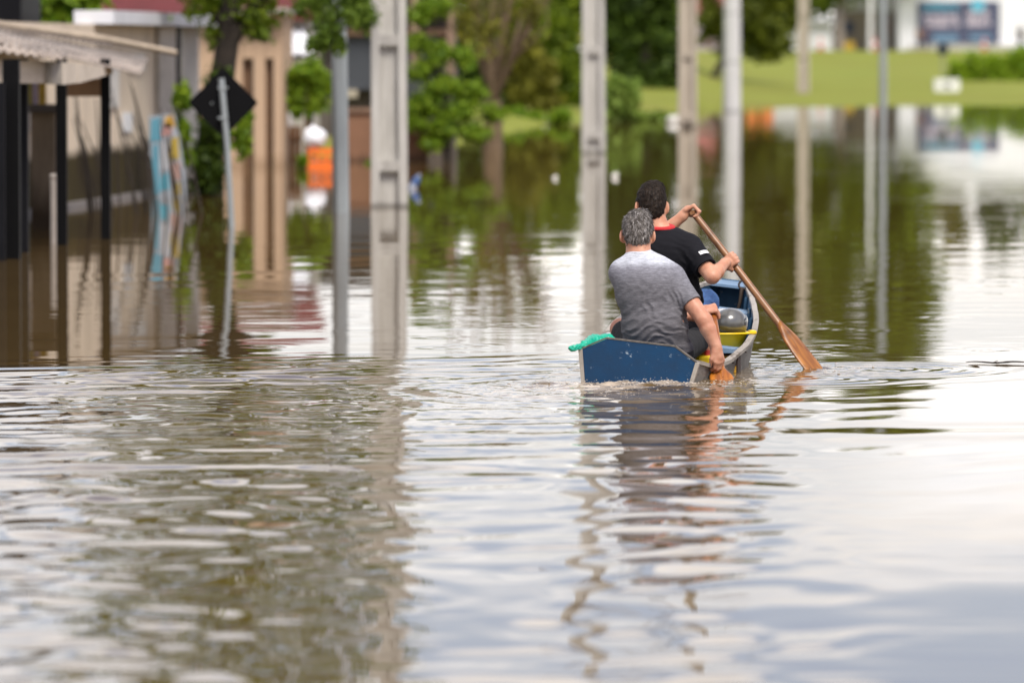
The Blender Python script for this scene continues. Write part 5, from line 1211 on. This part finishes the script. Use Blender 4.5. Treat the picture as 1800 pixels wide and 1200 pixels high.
def tree(name, label, cat, px, D, trunk, limbs, clumps, n, size, leafm, barkm, seed, group=None, flat=.35, shell=.45, elong=.55):
    zb = float(ground_z(gx(px, D), D)); o = Vector((gx(px, D), D, zb)); e = empty(name, o, 0, label, cat, group)
    if trunk: MB().tube([Vector(p)-o for p in trunk[0]], trunk[1], 10).build('trunk', barkm, e, True)
    for pts, rr in limbs: MB().tube([Vector(p)-o for p in pts], rr, 6).build('branch', barkm, e, True)
    if clumps: leaf_mesh('crown', e, clumps, n, size, leafm, seed, o, flat, shell, elong)
    return e
rg_ = random.Random(5)
# T1: big tree with ivy-dark trunk beside the sign
D = 74.5; b0_ = Vector((gx(374, D), D, -.8))
def up(px, py, D=D): return at(px, py, D)
tk = ([b0_, up(368, 330), up(372, 230), up(392, 130), up(402, 60), up(405, -80), up(400, -220)], [.20, .19, .17, .16, .15, .13, .09])
limbs = [([up(398, 90), up(440, 20), up(500, -60), up(560, -160)], [.10, .08, .06, .03]), ([up(402, 50), up(350, -20), up(290, -120), up(230, -260)], [.10, .08, .06, .03]), ([up(405, -80), up(470, -200), up(540, -350)], [.09, .06, .03]), ([up(402, -150), up(340, -300), up(330, -450)], [.09, .06, .03])]
crown = [cl(430, 20, D, 60, 45), cl(370, 10, D, 48, 45), cl(460, 55, D, 32, 24), cl(385, 60, D, 30, 25), cl(330, -60, D, 90, 60), cl(480, -70, D, 100, 60), cl(240, -210, D, 120, 80), cl(400, -220, D, 140, 100, 120), cl(570, -200, D, 120, 85), cl(300, -380, D, 130, 100, 120), cl(470, -400, D, 150, 110, 130), cl(620, -330, D, 90, 70), cl(390, -560, D, 140, 95, 120), cl(540, -560, D, 100, 75), cl(200, -420, D, 90, 70), cl(660, -480, D, 80, 60)]
high = [cl(x_, y_, D, r_, r_*.8, 150) for x_, y_, r_ in ((300, -700, 150), (470, -730, 170), (640, -680, 130), (170, -620, 100))]
tree('street_tree', 'large tree with dark ivy covered trunk behind the leaning sign', 'tree', 374, D, tk, limbs, crown, 32000, .044, LF_MID, M_BARK, 3)
ivy = [cl(365, 300, D-.2, 34, 60), cl(372, 215, D-.2, 30, 45), cl(385, 150, D-.1, 26, 36)]
T1 = bpy.data.objects['street_tree']
leaf_mesh('upper_crown', T1, high, 4500, .09, LF_MID, 6, Vector(T1.location))
leaf_mesh('ivy', T1, ivy, 3600, .042, LF_DK, 8, Vector(T1.location), .1, .6)
leaf_mesh('sprout', T1, [cl(322, 175, D-.4, 20, 26), cl(318, 235, D-.4, 17, 34), cl(330, 275, D-.4, 16, 22), cl(425, 235, D-.4, 20, 40), cl(432, 215, D-.4, 14, 18)], 2600, .038, LF_BR, 9, Vector(T1.location), .2, .2)
# T2: feathery foliage hanging behind the lamp post and the small tree under it
D = 65.3
tk = ([Vector((gx(686, 71.5), 71.5, -.8)), at(686, 120, 71.5), at(684, -60, 71), at(660, -260, 69)], [.12, .11, .09, .05])
tree('feathery_tree', 'tree with feathery hanging leaves above the lamp post', 'tree', 686, 71.5, tk, [([at(684, -60, 71), at(640, -150, D+2), at(560, -40, D)], [.06, .04, .02]), ([at(684, -60, 71), at(650, -120, D+2), at(610, -10, D)], [.05, .03, .015])],
     [cl(540, 5, D, 40, 34), cl(580, 38, D, 34, 44), cl(620, 10, D, 40, 40), cl(560, 70, D, 24, 30), cl(596, 78, D, 18, 22), cl(640, 35, D, 26, 26), cl(640, -50, D, 50, 40), cl(590, -60, D, 70, 45), cl(670, -150, 68, 60, 50)], 8500, .040, LF_FEA, M_BARK, 13, flat=.05, elong=.28)
D = 95.0
tree('small_tree', 'small leafy tree with reddish stem behind the orange crate', 'tree', 540, D, ([Vector((gx(541, D), D, -.5)), at(540, 190, D), at(536, 120, D)], [.06, .05, .03]), [], [cl(540, 130, D, 30, 24), cl(520, 165, D, 20, 28), cl(565, 150, D, 26, 26), cl(555, 185, D, 20, 16), cl(522, 195, D, 12, 14)], 4200, .048, LF_BR, M_BARKL, 14)
for px, py, r, dd, lb in ((532, 288, 9, 91, 'tiny green weed clump in the water beside the orange crate'), (646, 300, 8, 95, 'tiny green weed clump at the foot of the garden wall')):
    tree('weed', lb, 'plant', px, dd, ([Vector((gx(px, dd), dd, -.3)), at(px, py, dd)], [.01, .008]), [], [cl(px, py-4, dd, r, 14)], 120, .06, LF_BR, M_BARK, px)
# S1: clipped-looking tree with rounded bright tufts
D = 97.0; k = D/FPX
tufts = [(742, 25, 26, 22), (770, 12, 26, 20), (735, 75, 24, 24), (775, 95, 30, 24), (815, 100, 26, 20), (740, 125, 24, 22), (790, 150, 34, 22), (832, 162, 26, 20), (752, 180, 34, 26), (810, 195, 36, 26), (868, 198, 26, 18), (735, 215, 22, 22), (785, 225, 34, 24), (838, 232, 30, 18), (760, 250, 24, 18)]
limbs = [([Vector((gx(790, D), D, -.2)), at(782, 240, D), at(px, py, D)], [.05, .04, .015]) for px, py, a, b in tufts[::2]]
tree('tufted_shrub', 'tall shrub with bright rounded tufts right of the nearest pole', 'shrub', 790, D, ([Vector((gx(790, D), D, -.6)), at(785, 230, D), at(770, 120, D)], [.10, .08, .05]), limbs, [cl(px, py, D, a, b) for px, py, a, b in tufts], 17000, .036, LF_BR, M_BARK, 21, flat=.5, shell=.55)
# T3: tree with bare fanning branches
D = 108.0; limbs = []; base_ = at(868, 175, D)
for i in range(12):
    t_ = i/11; px = 792 + 180*t_ + rg_.uniform(-9, 9); j1 = at(868 + (px-868)*.35 + rg_.uniform(-6, 6), 110, D+rg_.uniform(-.4, .4)); j2 = at(px, rg_.uniform(-40, 5), D+rg_.uniform(-1, 1)); j3 = at(px + (px-868)*.25 + rg_.uniform(-15, 15), rg_.uniform(-130, -70), D+rg_.uniform(-1, 1))
    limbs.append(([base_, j1, j2, j3], [.075, .050, .030, .010]))
    if i % 2: limbs.append(([j1, at(px + rg_.uniform(-30, 30), 45, D), at(px + rg_.uniform(-50, 50), -30, D)], [.035, .025, .01]))
tree('bare_tree', 'pruned tree with brown bare branches fanning upward', 'tree', 868, D, ([Vector((gx(868, D), D, -.5)), at(866, 240, D), base_], [.22, .19, .16]), limbs, [cl(905, 70, D+1, 40, 30), cl(850, 60, D-1, 40, 40), cl(880, 20, D+1, 50, 34), cl(935, 25, D-1, 40, 34), cl(820, 20, D, 36, 36), cl(900, -40, D, 60, 30)], 1500, .06, LF_OL, M_BARKL, 23)
# bushes along the far edge of the left bank
bush = [('olive_bush', 925, 150, [(905, 120, 34, 34), (945, 135, 32, 30), (925, 90, 30, 26), (900, 165, 30, 22), (950, 175, 34, 18)], LF_OL, 'olive bush left of the second concrete pole'),
        ('dark_bush', 985, 162, [(965, 95, 30, 36), (1000, 110, 30, 40), (985, 55, 34, 36), (1005, 160, 26, 24), (970, 160, 28, 22)], LF_MID, 'green bush half hidden behind the second concrete pole'),
        ('dark_bush', 940, 175, [(915, 30, 40, 40), (960, 20, 40, 36), (1000, 15, 34, 30), (880, 60, 34, 36), (850, 20, 40, 36), (930, -30, 50, 40), (870, -35, 44, 36), (985, -30, 44, 34)], LF_MID, 'tall leafy hedge tree behind the bare branches'),
        ('dark_bush', 800, 150, [(740, 40, 50, 50), (800, 60, 50, 44), (850, 90, 50, 40), (780, 130, 60, 40), (850, 150, 50, 34), (720, 110, 50, 40)], LF_DK, 'dark shrub mass behind the tufted shrub'),
        ('round_bush', 1090, 152, [(1090, 176, 27, 34)], LF_PALE, 'rounded pale green bush at the water beside the second pole'),
        ('low_bush', 905, 146, [(905, 205, 20, 12), (935, 208, 22, 9), (985, 205, 20, 9)], LF_BR, 'low bright plants along the far water edge left of the second pole'),
        ('low_bush', 1140, 153, [(1120, 205, 18, 8), (1160, 208, 20, 8), (1190, 212, 16, 7)], LF_PALE, 'low pale plants along the far water edge right of the second pole')]
for i, (nm, px, D, tu, lm, lb) in enumerate(bush):
    tree(nm, lb, 'bush', px, D, ([Vector((gx(px, D), D, 0)), at(tu[0][0], tu[0][1], D)], [.10, .04]), [], [cl(a, b, D, c, d) for a, b, c, d in tu], 5200 if tu[0][2] > 25 else 900, .13, lm, M_BARK, 40+i)
# T4: dark tree mass
D = 192.0
dk = [(1085, 60, 42, 60), (1125, 20, 46, 60), (1165, 60, 44, 60), (1105, 120, 38, 36), (1150, 130, 40, 40), (1185, 130, 22, 40), (1110, -60, 60, 60), (1165, -50, 60, 60), (1060, -20, 30, 50), (1140, -140, 60, 60), (1200, -110, 60, 60), (1085, -120, 40, 50), (1180, -210, 60, 60), (1120, -230, 50, 50), (1155, -310, 46, 50)]
tree('dense_tree', 'dense dark green tree left of the beige concrete pole', 'tree', 1140, D, ([Vector((gx(1140, D), D, .1)), at(1135, 100, D), at(1145, -150, D)], [.3, .25, .12]), [], [cl(a, b, D, c, d) for a, b, c, d in dk], 16000, .17, LF_DK, M_BARK, 61)
# T5: leaning tree in the water
D = 236.0
dk = [(1250, 30, 34, 40), (1290, 60, 40, 36), (1330, 30, 46, 46), (1370, 55, 30, 36), (1340, 88, 34, 22), (1322, 70, 30, 24), (1350, 66, 30, 24), (1378, 20, 26, 40), (1300, -50, 70, 50), (1370, -50, 50, 50), (1240, -50, 46, 50), (1330, -140, 80, 60), (1260, -150, 60, 60), (1390, -150, 60, 55), (1310, -240, 80, 60), (1240, -250, 50, 60), (1370, -250, 60, 55), (1310, -330, 60, 50), (1250, -340, 46, 46), (1200, -200, 50, 60), (1205, -300, 46, 50), (1420, -220, 50, 50), (1395, -330, 50, 46)]
tree('leaning_tree', 'wide dark tree with crooked thin trunk leaning from the water', 'tree', 1262, D, ([Vector((gx(1252, D), D, -.6)), at(1246, 166, D), at(1255, 135, D), at(1272, 105, D), at(1282, 60, D), at(1300, -80, D)], [.22, .2, .17, .15, .14, .09]), [([at(1282, 60, D), at(1330, 20, D), at(1370, -60, D)], [.12, .08, .04])], [cl(a, b, D, c, d) for a, b, c, d in dk], 17000, .21, leaf_mat('deep_olive_leaves', (.055, .075, .006), (.15, .175, .014)), M_BARK, 62)
# T6: tall tree on the bank by the house
D = 404.0
dk = [(1430, 2, 30, 16), (1475, -40, 60, 40), (1540, -50, 60, 36), (1600, -70, 50, 40), (1420, -70, 50, 44), (1500, -120, 80, 60), (1580, -150, 70, 60), (1430, -170, 70, 60), (1620, -220, 50, 50), (1510, -220, 90, 70), (1430, -280, 70, 60), (1580, -290, 70, 60), (1500, -350, 80, 60), (1600, -370, 50, 50), (1540, -420, 60, 40)]
tree('tall_tree', 'tall tree with pale grey trunk beside the low house', 'tree', 1474, D, ([Vector((gx(1474, D), D, 1.5)), at(1474, 40, D), at(1490, -80, D), at(1510, -250, D)], [.48, .42, .34, .2]), [([at(1480, 0, D), at(1440, -90, D), at(1420, -200, D)], [.25, .18, .08]), ([at(1485, -50, D), at(1560, -150, D), at(1590, -260, D)], [.25, .18, .08])], [cl(a, b, D, c, d) for a, b, c, d in dk], 17000, .40, LF_MID, mat('pale_bark', (.26, .22, .19), .95, .3, 3), 63)
# hedge on the bank, right
D = 252.0
tree('hedge', 'bright green hedge on the bank at the right edge', 'hedge', 1740, D, None, [], [cl(1690, 122, D, 24, 22), cl(1725, 112, D, 30, 26), cl(1765, 115, D, 34, 30), cl(1805, 110, D, 34, 34), cl(1850, 112, D, 34, 32), cl(1710, 135, D, 30, 14), cl(1760, 138, D, 40, 14), cl(1820, 138, D, 40, 16)], 6500, .10, leaf_mat('hedge_leaves', (.13, .24, .008), (.32, .44, .02)), M_BARK, 64)
# distant row beyond the bank
for i in range(22):
    px = 120 + i*81 + rg_.uniform(-14, 14); D = 455 + rg_.uniform(-12, 16); hgt = rg_.uniform(120, 170) + (90 if px > 1580 else 0); w = rg_.uniform(44, 58)
    tree('distant_tree', 'distant tree of the leafy row beyond the bank, too blurred to tell apart', 'tree', px, D, ([Vector((gx(px, D), D, 1.6)), at(px, -20, D)], [.4, .2]), [], [cl(px, 30, D, w, 44), cl(px-25, -20, D, w*.8, 50), cl(px+25, -30, D, w*.8, 50), cl(px, 88-hgt*.8, D, w*.7, 44), cl(px, 70, D, w, 20)] + ([cl(px, -110, D, w, 50), cl(px+20, -160, D, w*.8, 44)] if px > 1580 else []), 1300, .48, (LF_DK, LF_MID, LF_DK, LF_OL)[i % 4], M_BARK, 100+i, 'row of distant trees beyond the bank')
# dry bush with long bare stems against the plaster wall
D = 66.0; e = empty('dry_bush', (gx(215, D), D, 0), 0, 'leafless dry bush with long thin stems in front of the plaster wall', 'bush'); od = Vector(e.location); M_TWIG = mat('grey_brown_twig', (.040, .030, .022), .95, .4, 12)
for i in range(24):
    px = rg_.uniform(125, 300); py = rg_.uniform(140, 270); bx0 = px + rg_.uniform(15, 75); dd = rg_.uniform(-.8, .8)
    mid = at((px+bx0)/2 + rg_.uniform(-14, 14), (py+360)/2, D+dd); MB().tube([Vector((gx(bx0, D), D+dd*.5, -.5))-od, mid-od, at(px, py, D+dd)-od], [.015, .012, .005], 5).build('stem', M_TWIG, e, True)
# foliage above the shelter roof
D = 82.0
tree('backyard_tree', 'green tree showing above the shelter roof', 'tree', 120, D, ([Vector((gx(120, D), D, -.3)), at(120, 60, D), at(125, -30, D)], [.12, .1, .06]), [], [cl(80, 35, D, 34, 28), cl(125, 30, D, 36, 30), cl(165, 35, D, 26, 26), cl(100, -20, D, 46, 34), cl(150, -15, D, 44, 32)], 2200, .085, LF_BR, M_BARK, 71)
# ------------------------------------------------------------------ beyond the bank
def gbase(px, D): return Vector((gx(px, D), D, float(ground_z(gx(px, D), D))))
M_WHT = mat('white_facade', (.80, .80, .82), .8, .06, .3)
D = 405.0; o = gbase(1700, D); e = empty('white_hall', o, 0, 'big white hall with dark blue hoarding on the bank', 'building')
rect(1581, 2050, -62, 93, D, 14, o).build('wall', M_WHT, e)
rect(1578, 2053, -72, -62.5, D-.5, 15, o).build('roof_edge', mat('pale_roof_edge', (.62, .62, .62), .8, .05, .3), e)
rect(1600, 1790, 80, 95, D-1.2, 1.1, o).build('step', mat('pale_concrete_step', (.50, .48, .42), .9), e)
rect(1842, 1900, 10, 92, D-.06, .1, o).build('door', mat('slate_door', (.055, .062, .075)), e)
hb_ = empty('hoarding', o + Vector((0, -.2, 0)), 0, 'dark slate blue hoarding with cyan and white lettering on the white hall', 'hoarding'); oh = Vector(hb_.location)
M_NAVY = mat('slate_blue_print', (.060, .070, .125), .7, .12, .5)
for px0, px1 in ((1613, 1689), (1690.5, 1757)): rect(px0, px1, 3, 76, D-.2, .1, oh).build('panel', M_NAVY, hb_)
M_CY = mat('cyan_print', (.12, .42, .56), .7, .15, 2); M_PW = mat('pale_pink_print', (.60, .53, .60), .7, .1, 2); M_SB = mat('steel_blue_print', (.12, .22, .32), .7, .15, 1)
rl = random.Random(3)
def words(px0, px1, py0, py1, m_, nm):
    x = px0
    while x < px1-2:
        w = rl.uniform(3.0, 5.0); k = rl.choice((0, 1, 2)); q = D-.25
        rect(x, x+1.4, py0, py1, q, .04, oh).build(nm, m_, hb_)
        if k != 2: rect(x+1.45, min(x+w, px1), py0, py0+(py1-py0)*.28, q, .04, oh).build(nm, m_, hb_)
        if k != 0: rect(x+1.45, min(x+w, px1), py1-(py1-py0)*.3, py1, q, .04, oh).build(nm, m_, hb_)
        if k == 1: rect(x+w-1.4, x+w, py0+(py1-py0)*.3, py1-(py1-py0)*.32, q, .04, oh).build(nm, m_, hb_)
        x += w + 1.3
words(1624, 1684, 5, 19, M_CY, 'letter'); words(1624, 1686, 27, 48, M_PW, 'letter'); words(1699, 1744, 19, 46, M_PW, 'letter')
c = at(1719, 10, D-.25) - oh; MB().lathe([(.0, -.02), (.5, -.02), (.5, .02), (.0, .02)], 20).move(Matrix.Translation(c) @ Matrix.Rotation(R(90), 4, 'X')).build('emblem', M_CY, hb_)
rect(1640, 1684, 61, 74, D-.25, .04, oh).build('strip', M_SB, hb_); rect(1704, 1742, 61, 71, D-.25, .04, oh).build('strip', M_SB, hb_)
# low beige house with white roof
o = gbase(1530, 410); e = empty('low_house', o, 0, 'low beige house with white roof left of the white hall', 'house')
rect(1484, 1576, 20, 92, 410, 6, o).build('wall', mat('beige_far_wall', (.42, .35, .28), .9, .2, .8), e); rect(1478, 1584, -12, 19.5, 409.4, 7.5, o).build('roof', mat('white_far_roof', (.72, .72, .71), .8, .1, .5), e)
for px0, px1, py0, c_, nm in ((1566, 1575, 22, (.10, .06, .04), 'door'), (1486, 1500, 38, (.05, .08, .16), 'window'), (1553, 1562, 40, (.40, .20, .13), 'shutter')): rect(px0, px1, py0, 90 if nm == 'door' else 58, 409.9, .08, o).build(nm, mat('far_'+nm, c_, .7, .1), e)
# white low shed and pink house behind the trees
o = gbase(1425, 402); e = empty('white_shed', o, 0, 'pale low shed between the leaning tree and the tall tree', 'shed')
rect(1352, 1462, 42, 92, 402, 5, o).build('wall', mat('pale_far_wall', (.62, .62, .62), .9, .1, .6), e); rect(1346, 1468, 34, 41.5, 401.5, 6, o).build('roof', mat('grey_far_roof', (.40, .41, .42), .8), e); rect(1408, 1424, 52, 92, 401.9, .08, o).build('door', mat('far_grey_door', (.28, .33, .34), .7), e)
o = gbase(1246, 402); e = empty('pink_house', o, 0, 'small lilac walled house with pinkish red roof behind the leaning tree', 'house')
rect(1218, 1272, 35, 92, 402, 5, o).build('wall', mat('lilac_far_wall', (.45, .38, .40), .9, .15, .6), e); rect(1212, 1278, -8, 34.5, 401.4, 6.5, o).build('roof', mat('pink_far_roof', (.42, .15, .14), .8, .2, .6), e); rect(1236, 1258, 50, 80, 401.9, .08, o).build('window', mat('far_pink_window', (.20, .13, .13), .7), e)
for px0, px1, lb in ((1312, 1332, 'orange container behind the leaning tree, left one'), (1338, 1360, 'orange container behind the leaning tree, right one')):
    o = gbase((px0+px1)/2, 398); e = empty('container', o, 0, lb, 'container', 'orange containers behind the tree'); rect(px0, px1, 55, 90, 398, 1.2, o, .05).build('box', mat('orange_container_paint', (.60, .16, .03), .6, .15, 1), e); rect(px0+.5, px1-.5, 50, 54.8, 398.1, 1.0, o).build('lid', mat('dark_container_lid', (.20, .06, .02), .6), e)
# people by the hall
def far_person(px, D, h, shirt, legs, lb, seed):
    o = gbase(px, D); r = random.Random(seed); s = h/1.72; e = empty('person', o, R(r.uniform(-60, 60)), lb, 'person')
    def P(x, y, z): return Vector((x, y, z))*s
    V, F = sdf_mesh([ell(P(0, 0, 1.60), (.078*s, .095*s, .115*s), .03), cap(P(0, 0, 1.5), P(0, 0, 1.38), .055*s, .06*s, .03), ell(P(0, 0, 1.18), (.17*s, .11*s, .26*s), .06), ell(P(0, 0, .92), (.16*s, .115*s, .14*s), .06)] + [c for sg in (-1, 1) for c in (cap(P(sg*.18, 0, 1.38), P(sg*.24, -.02, 1.08), .05*s, .04*s, .04), cap(P(sg*.24, -.02, 1.08), P(sg*.22, .12, .86), .04*s, .03*s, .03), cap(P(sg*.22, .12, .86), P(sg*.215, .15, .76), .035*s, .02*s, .02), cap(P(sg*.09, 0, .9), P(sg*.10, .02, .48), .085*s, .058*s, .04), cap(P(sg*.10, .02, .48), P(sg*.11, 0, .08), .056*s, .04*s, .03), cap(P(sg*.11, -.02, .05), P(sg*.12, .16, .035), .04*s, .035*s, .02))], .018)
    link_np('body', V, F, M_SK1, e)
    V, F = sdf_mesh([ell(P(0, 0, 1.19), (.19*s, .13*s, .28*s), .06), ell(P(0, 0, .95), (.18*s, .13*s, .12*s), .06)] + [cap(P(sg*.17, 0, 1.39), P(sg*.225, -.01, 1.16), .07*s, .062*s, .05) for sg in (-1, 1)], .02); link_np('shirt', V, F, mat(lb[:14]+'_shirt', shirt, .9, .15), e)
    V, F = sdf_mesh([ell(P(0, 0, .88), (.18*s, .13*s, .12*s), .05)] + [c for sg in (-1, 1) for c in (cap(P(sg*.09, 0, .86), P(sg*.10, .02, .48), .10*s, .075*s, .04), cap(P(sg*.10, .02, .48), P(sg*.11, 0, .12), .073*s, .06*s, .03))], .02); link_np('trousers', V, F, mat(lb[:14]+'_trousers', legs, .9, .15), e)
    V, F = sdf_mesh([ell(P(0, -.012, 1.625), (.085*s, .102*s, .11*s), .03)], .018, cuts=[(P(0, .05, 1.6), (0, 1, -.6)), (P(0, 0, 1.55), (0, .3, -1))]); link_np('hair', V, F, mat('far_dark_hair', (.02, .015, .012), .7), e)
far_person(1613, 399, 1.66, (.28, .17, .11), (.06, .06, .09), 'person in a brown top standing left of the hoarding', 1)
far_person(1627, 398, 1.74, (.05, .035, .06), (.04, .05, .08), 'person in dark clothes beside the person in brown', 2)
far_person(1791, 397, 1.78, (.025, .025, .03), (.03, .035, .06), 'person in black standing at the right edge by the white hall', 3)
# traffic cones
for px, lb in ((1728, 'red traffic cone before the hoarding'), (1441, 'red traffic cone before the pale low shed'), (1536, 'red traffic cone by the slim white lamp post')):
    o = gbase(px, 396); e = empty('traffic_cone', o, 0, lb, 'traffic cone', 'traffic cones on the bank'); MC = mat('cone_red', (.62, .12, .07), .6, .1)
    MB().box(-.26, .26, -.26, .26, 0, .05).build('base', MC, e); MB().lathe([(.20, .05), (.05, .85), (.0, .86)], 16).build('cone', MC, e, True); MB().lathe([(.150, .34), (.152, .35), (.118, .52), (.116, .52)], 16, close=False).build('band', mat('cone_white', (.75, .75, .75), .5), e, True)
o = gbase(1491, 399); e = empty('yellow_box', o, 0, 'small yellow box on the bank in front of the low house', 'box'); MB().box(-.35, .35, -.3, .3, 0, .55, .04).build('body', mat('far_yellow', (.50, .32, .03), .7), e); MB().box(-.38, .38, -.33, .33, .55, .62, .02).build('lid', mat('far_yellow', (1, 1, 1)), e)
# sign on the bank with a white block at its foot
o = gbase(1655, 246); e = empty('road_sign', o, 0, 'dark round road sign seen from behind on the grassy bank', 'road sign'); zc = gz(87, 246) - o.z
MB().tube([(0, 0, -.3), (0, 0, zc+.2)], [.045]*2, 8).build('post', mat('greenish_post', (.24, .27, .18), .6), e, True)
MB().lathe([(0, -.01), (.27, -.01), (.27, .01), (0, .01)], 20).move(Matrix.Translation((0, -.06, zc)) @ Matrix.Rotation(R(90), 4, 'X')).build('panel', mat('dark_sign_back', (.02, .03, .035), .6), e)
o = gbase(1662, 224); e = empty('barrier_block', o, R(4), 'white concrete barrier block lying on the grass at the water edge', 'barrier')
w = .5; MB().prism([(-w, -.1), (w, -.1), (w, .40), (w*.93, .50), (-w*.93, .50), (-w, .40)], -.2, .2).build('block', mat('white_block', (.72, .72, .66), .8, .15, 2), e); MB().box(-.16, .16, -.215, -.198, .12, .30).build('slot_shade', mat('shadow_slot', (.30, .30, .28), .9), e)  # raised plate; the shade inside a slot is put into its darker grey
# eroded brown patch on the lawn
# ------------------------------------------------------------------ floating debris
M_FLO = mat('pale_float', (.62, .60, .54), .6, .2, 6)
def float_ball(px, D, r, lb):
    V, F = sdf_mesh([ell((0, 0, 0), (r, r, r*.85), .02), cap((r*.5, 0, r*.5), (r*1.0, 0, r*.95), r*.32, r*.2, .02)], r/6); o = link_np('float', V, F, M_FLO); o.location = (gx(px, D), D, r*.35); tag(o, lb, 'float', 'pale floats drifting on the water')
float_ball(955, 147, .15, 'pale round float near the far bushes left of the second pole')
float_ball(1080, 85.0, .055, 'pale round float drifting just right of the second pole')
float_ball(975, 84.0, .04, 'small pale float drifting left of the second pole')
float_ball(1131, 154, .13, 'pale float near the far edge below the dark tree')
float_ball(1182, 148, .17, 'whitish float beside the beige concrete pole')
D = 78.0; c = at(724, 332, D); e = empty('bottle', (c.x, D, 0), 0, 'blue and white plastic bottle floating right of the nearest pole', 'bottle'); e.rotation_euler = (0, R(28), 0)
MB().lathe([(.0, -.06), (.05, -.05), (.055, .0), (.055, .14), (.03, .19), (.022, .20)], 14).build('body', mat('blue_plastic', (.05, .11, .28), .45, .2), e, True); MB().lathe([(.0565, .0), (.0575, .005), (.0575, .06), (.0565, .065)], 14, close=False).build('label', mat('white_label', (.42, .45, .52), .6), e, True); MB().lathe([(.026, .195), (.026, .225), (0, .226)], 12).build('cap', mat('white_label', (1, 1, 1)), e, True)
# twig floating at the right
D = 34.45; e_ = MB(); pts = [at(1698 + i*9, 600, D) for i in range(13)]
e_.tube([Vector((p.x, D + .02*math.sin(i*.9), .010 + .003*math.sin(i*.8))) for i, p in enumerate(pts)], [.002, .003, .004, .004, .005, .005, .006, .005, .006, .005, .005, .004, .003], 6)
e_.tube([Vector((pts[5].x, D, .005)), Vector((pts[5].x+.04, D+.02, .018))], [.003, .002], 5)
tag(e_.build('floating_twig', M_BARK, None, True), 'thin dark twig floating at the right edge', 'twig')
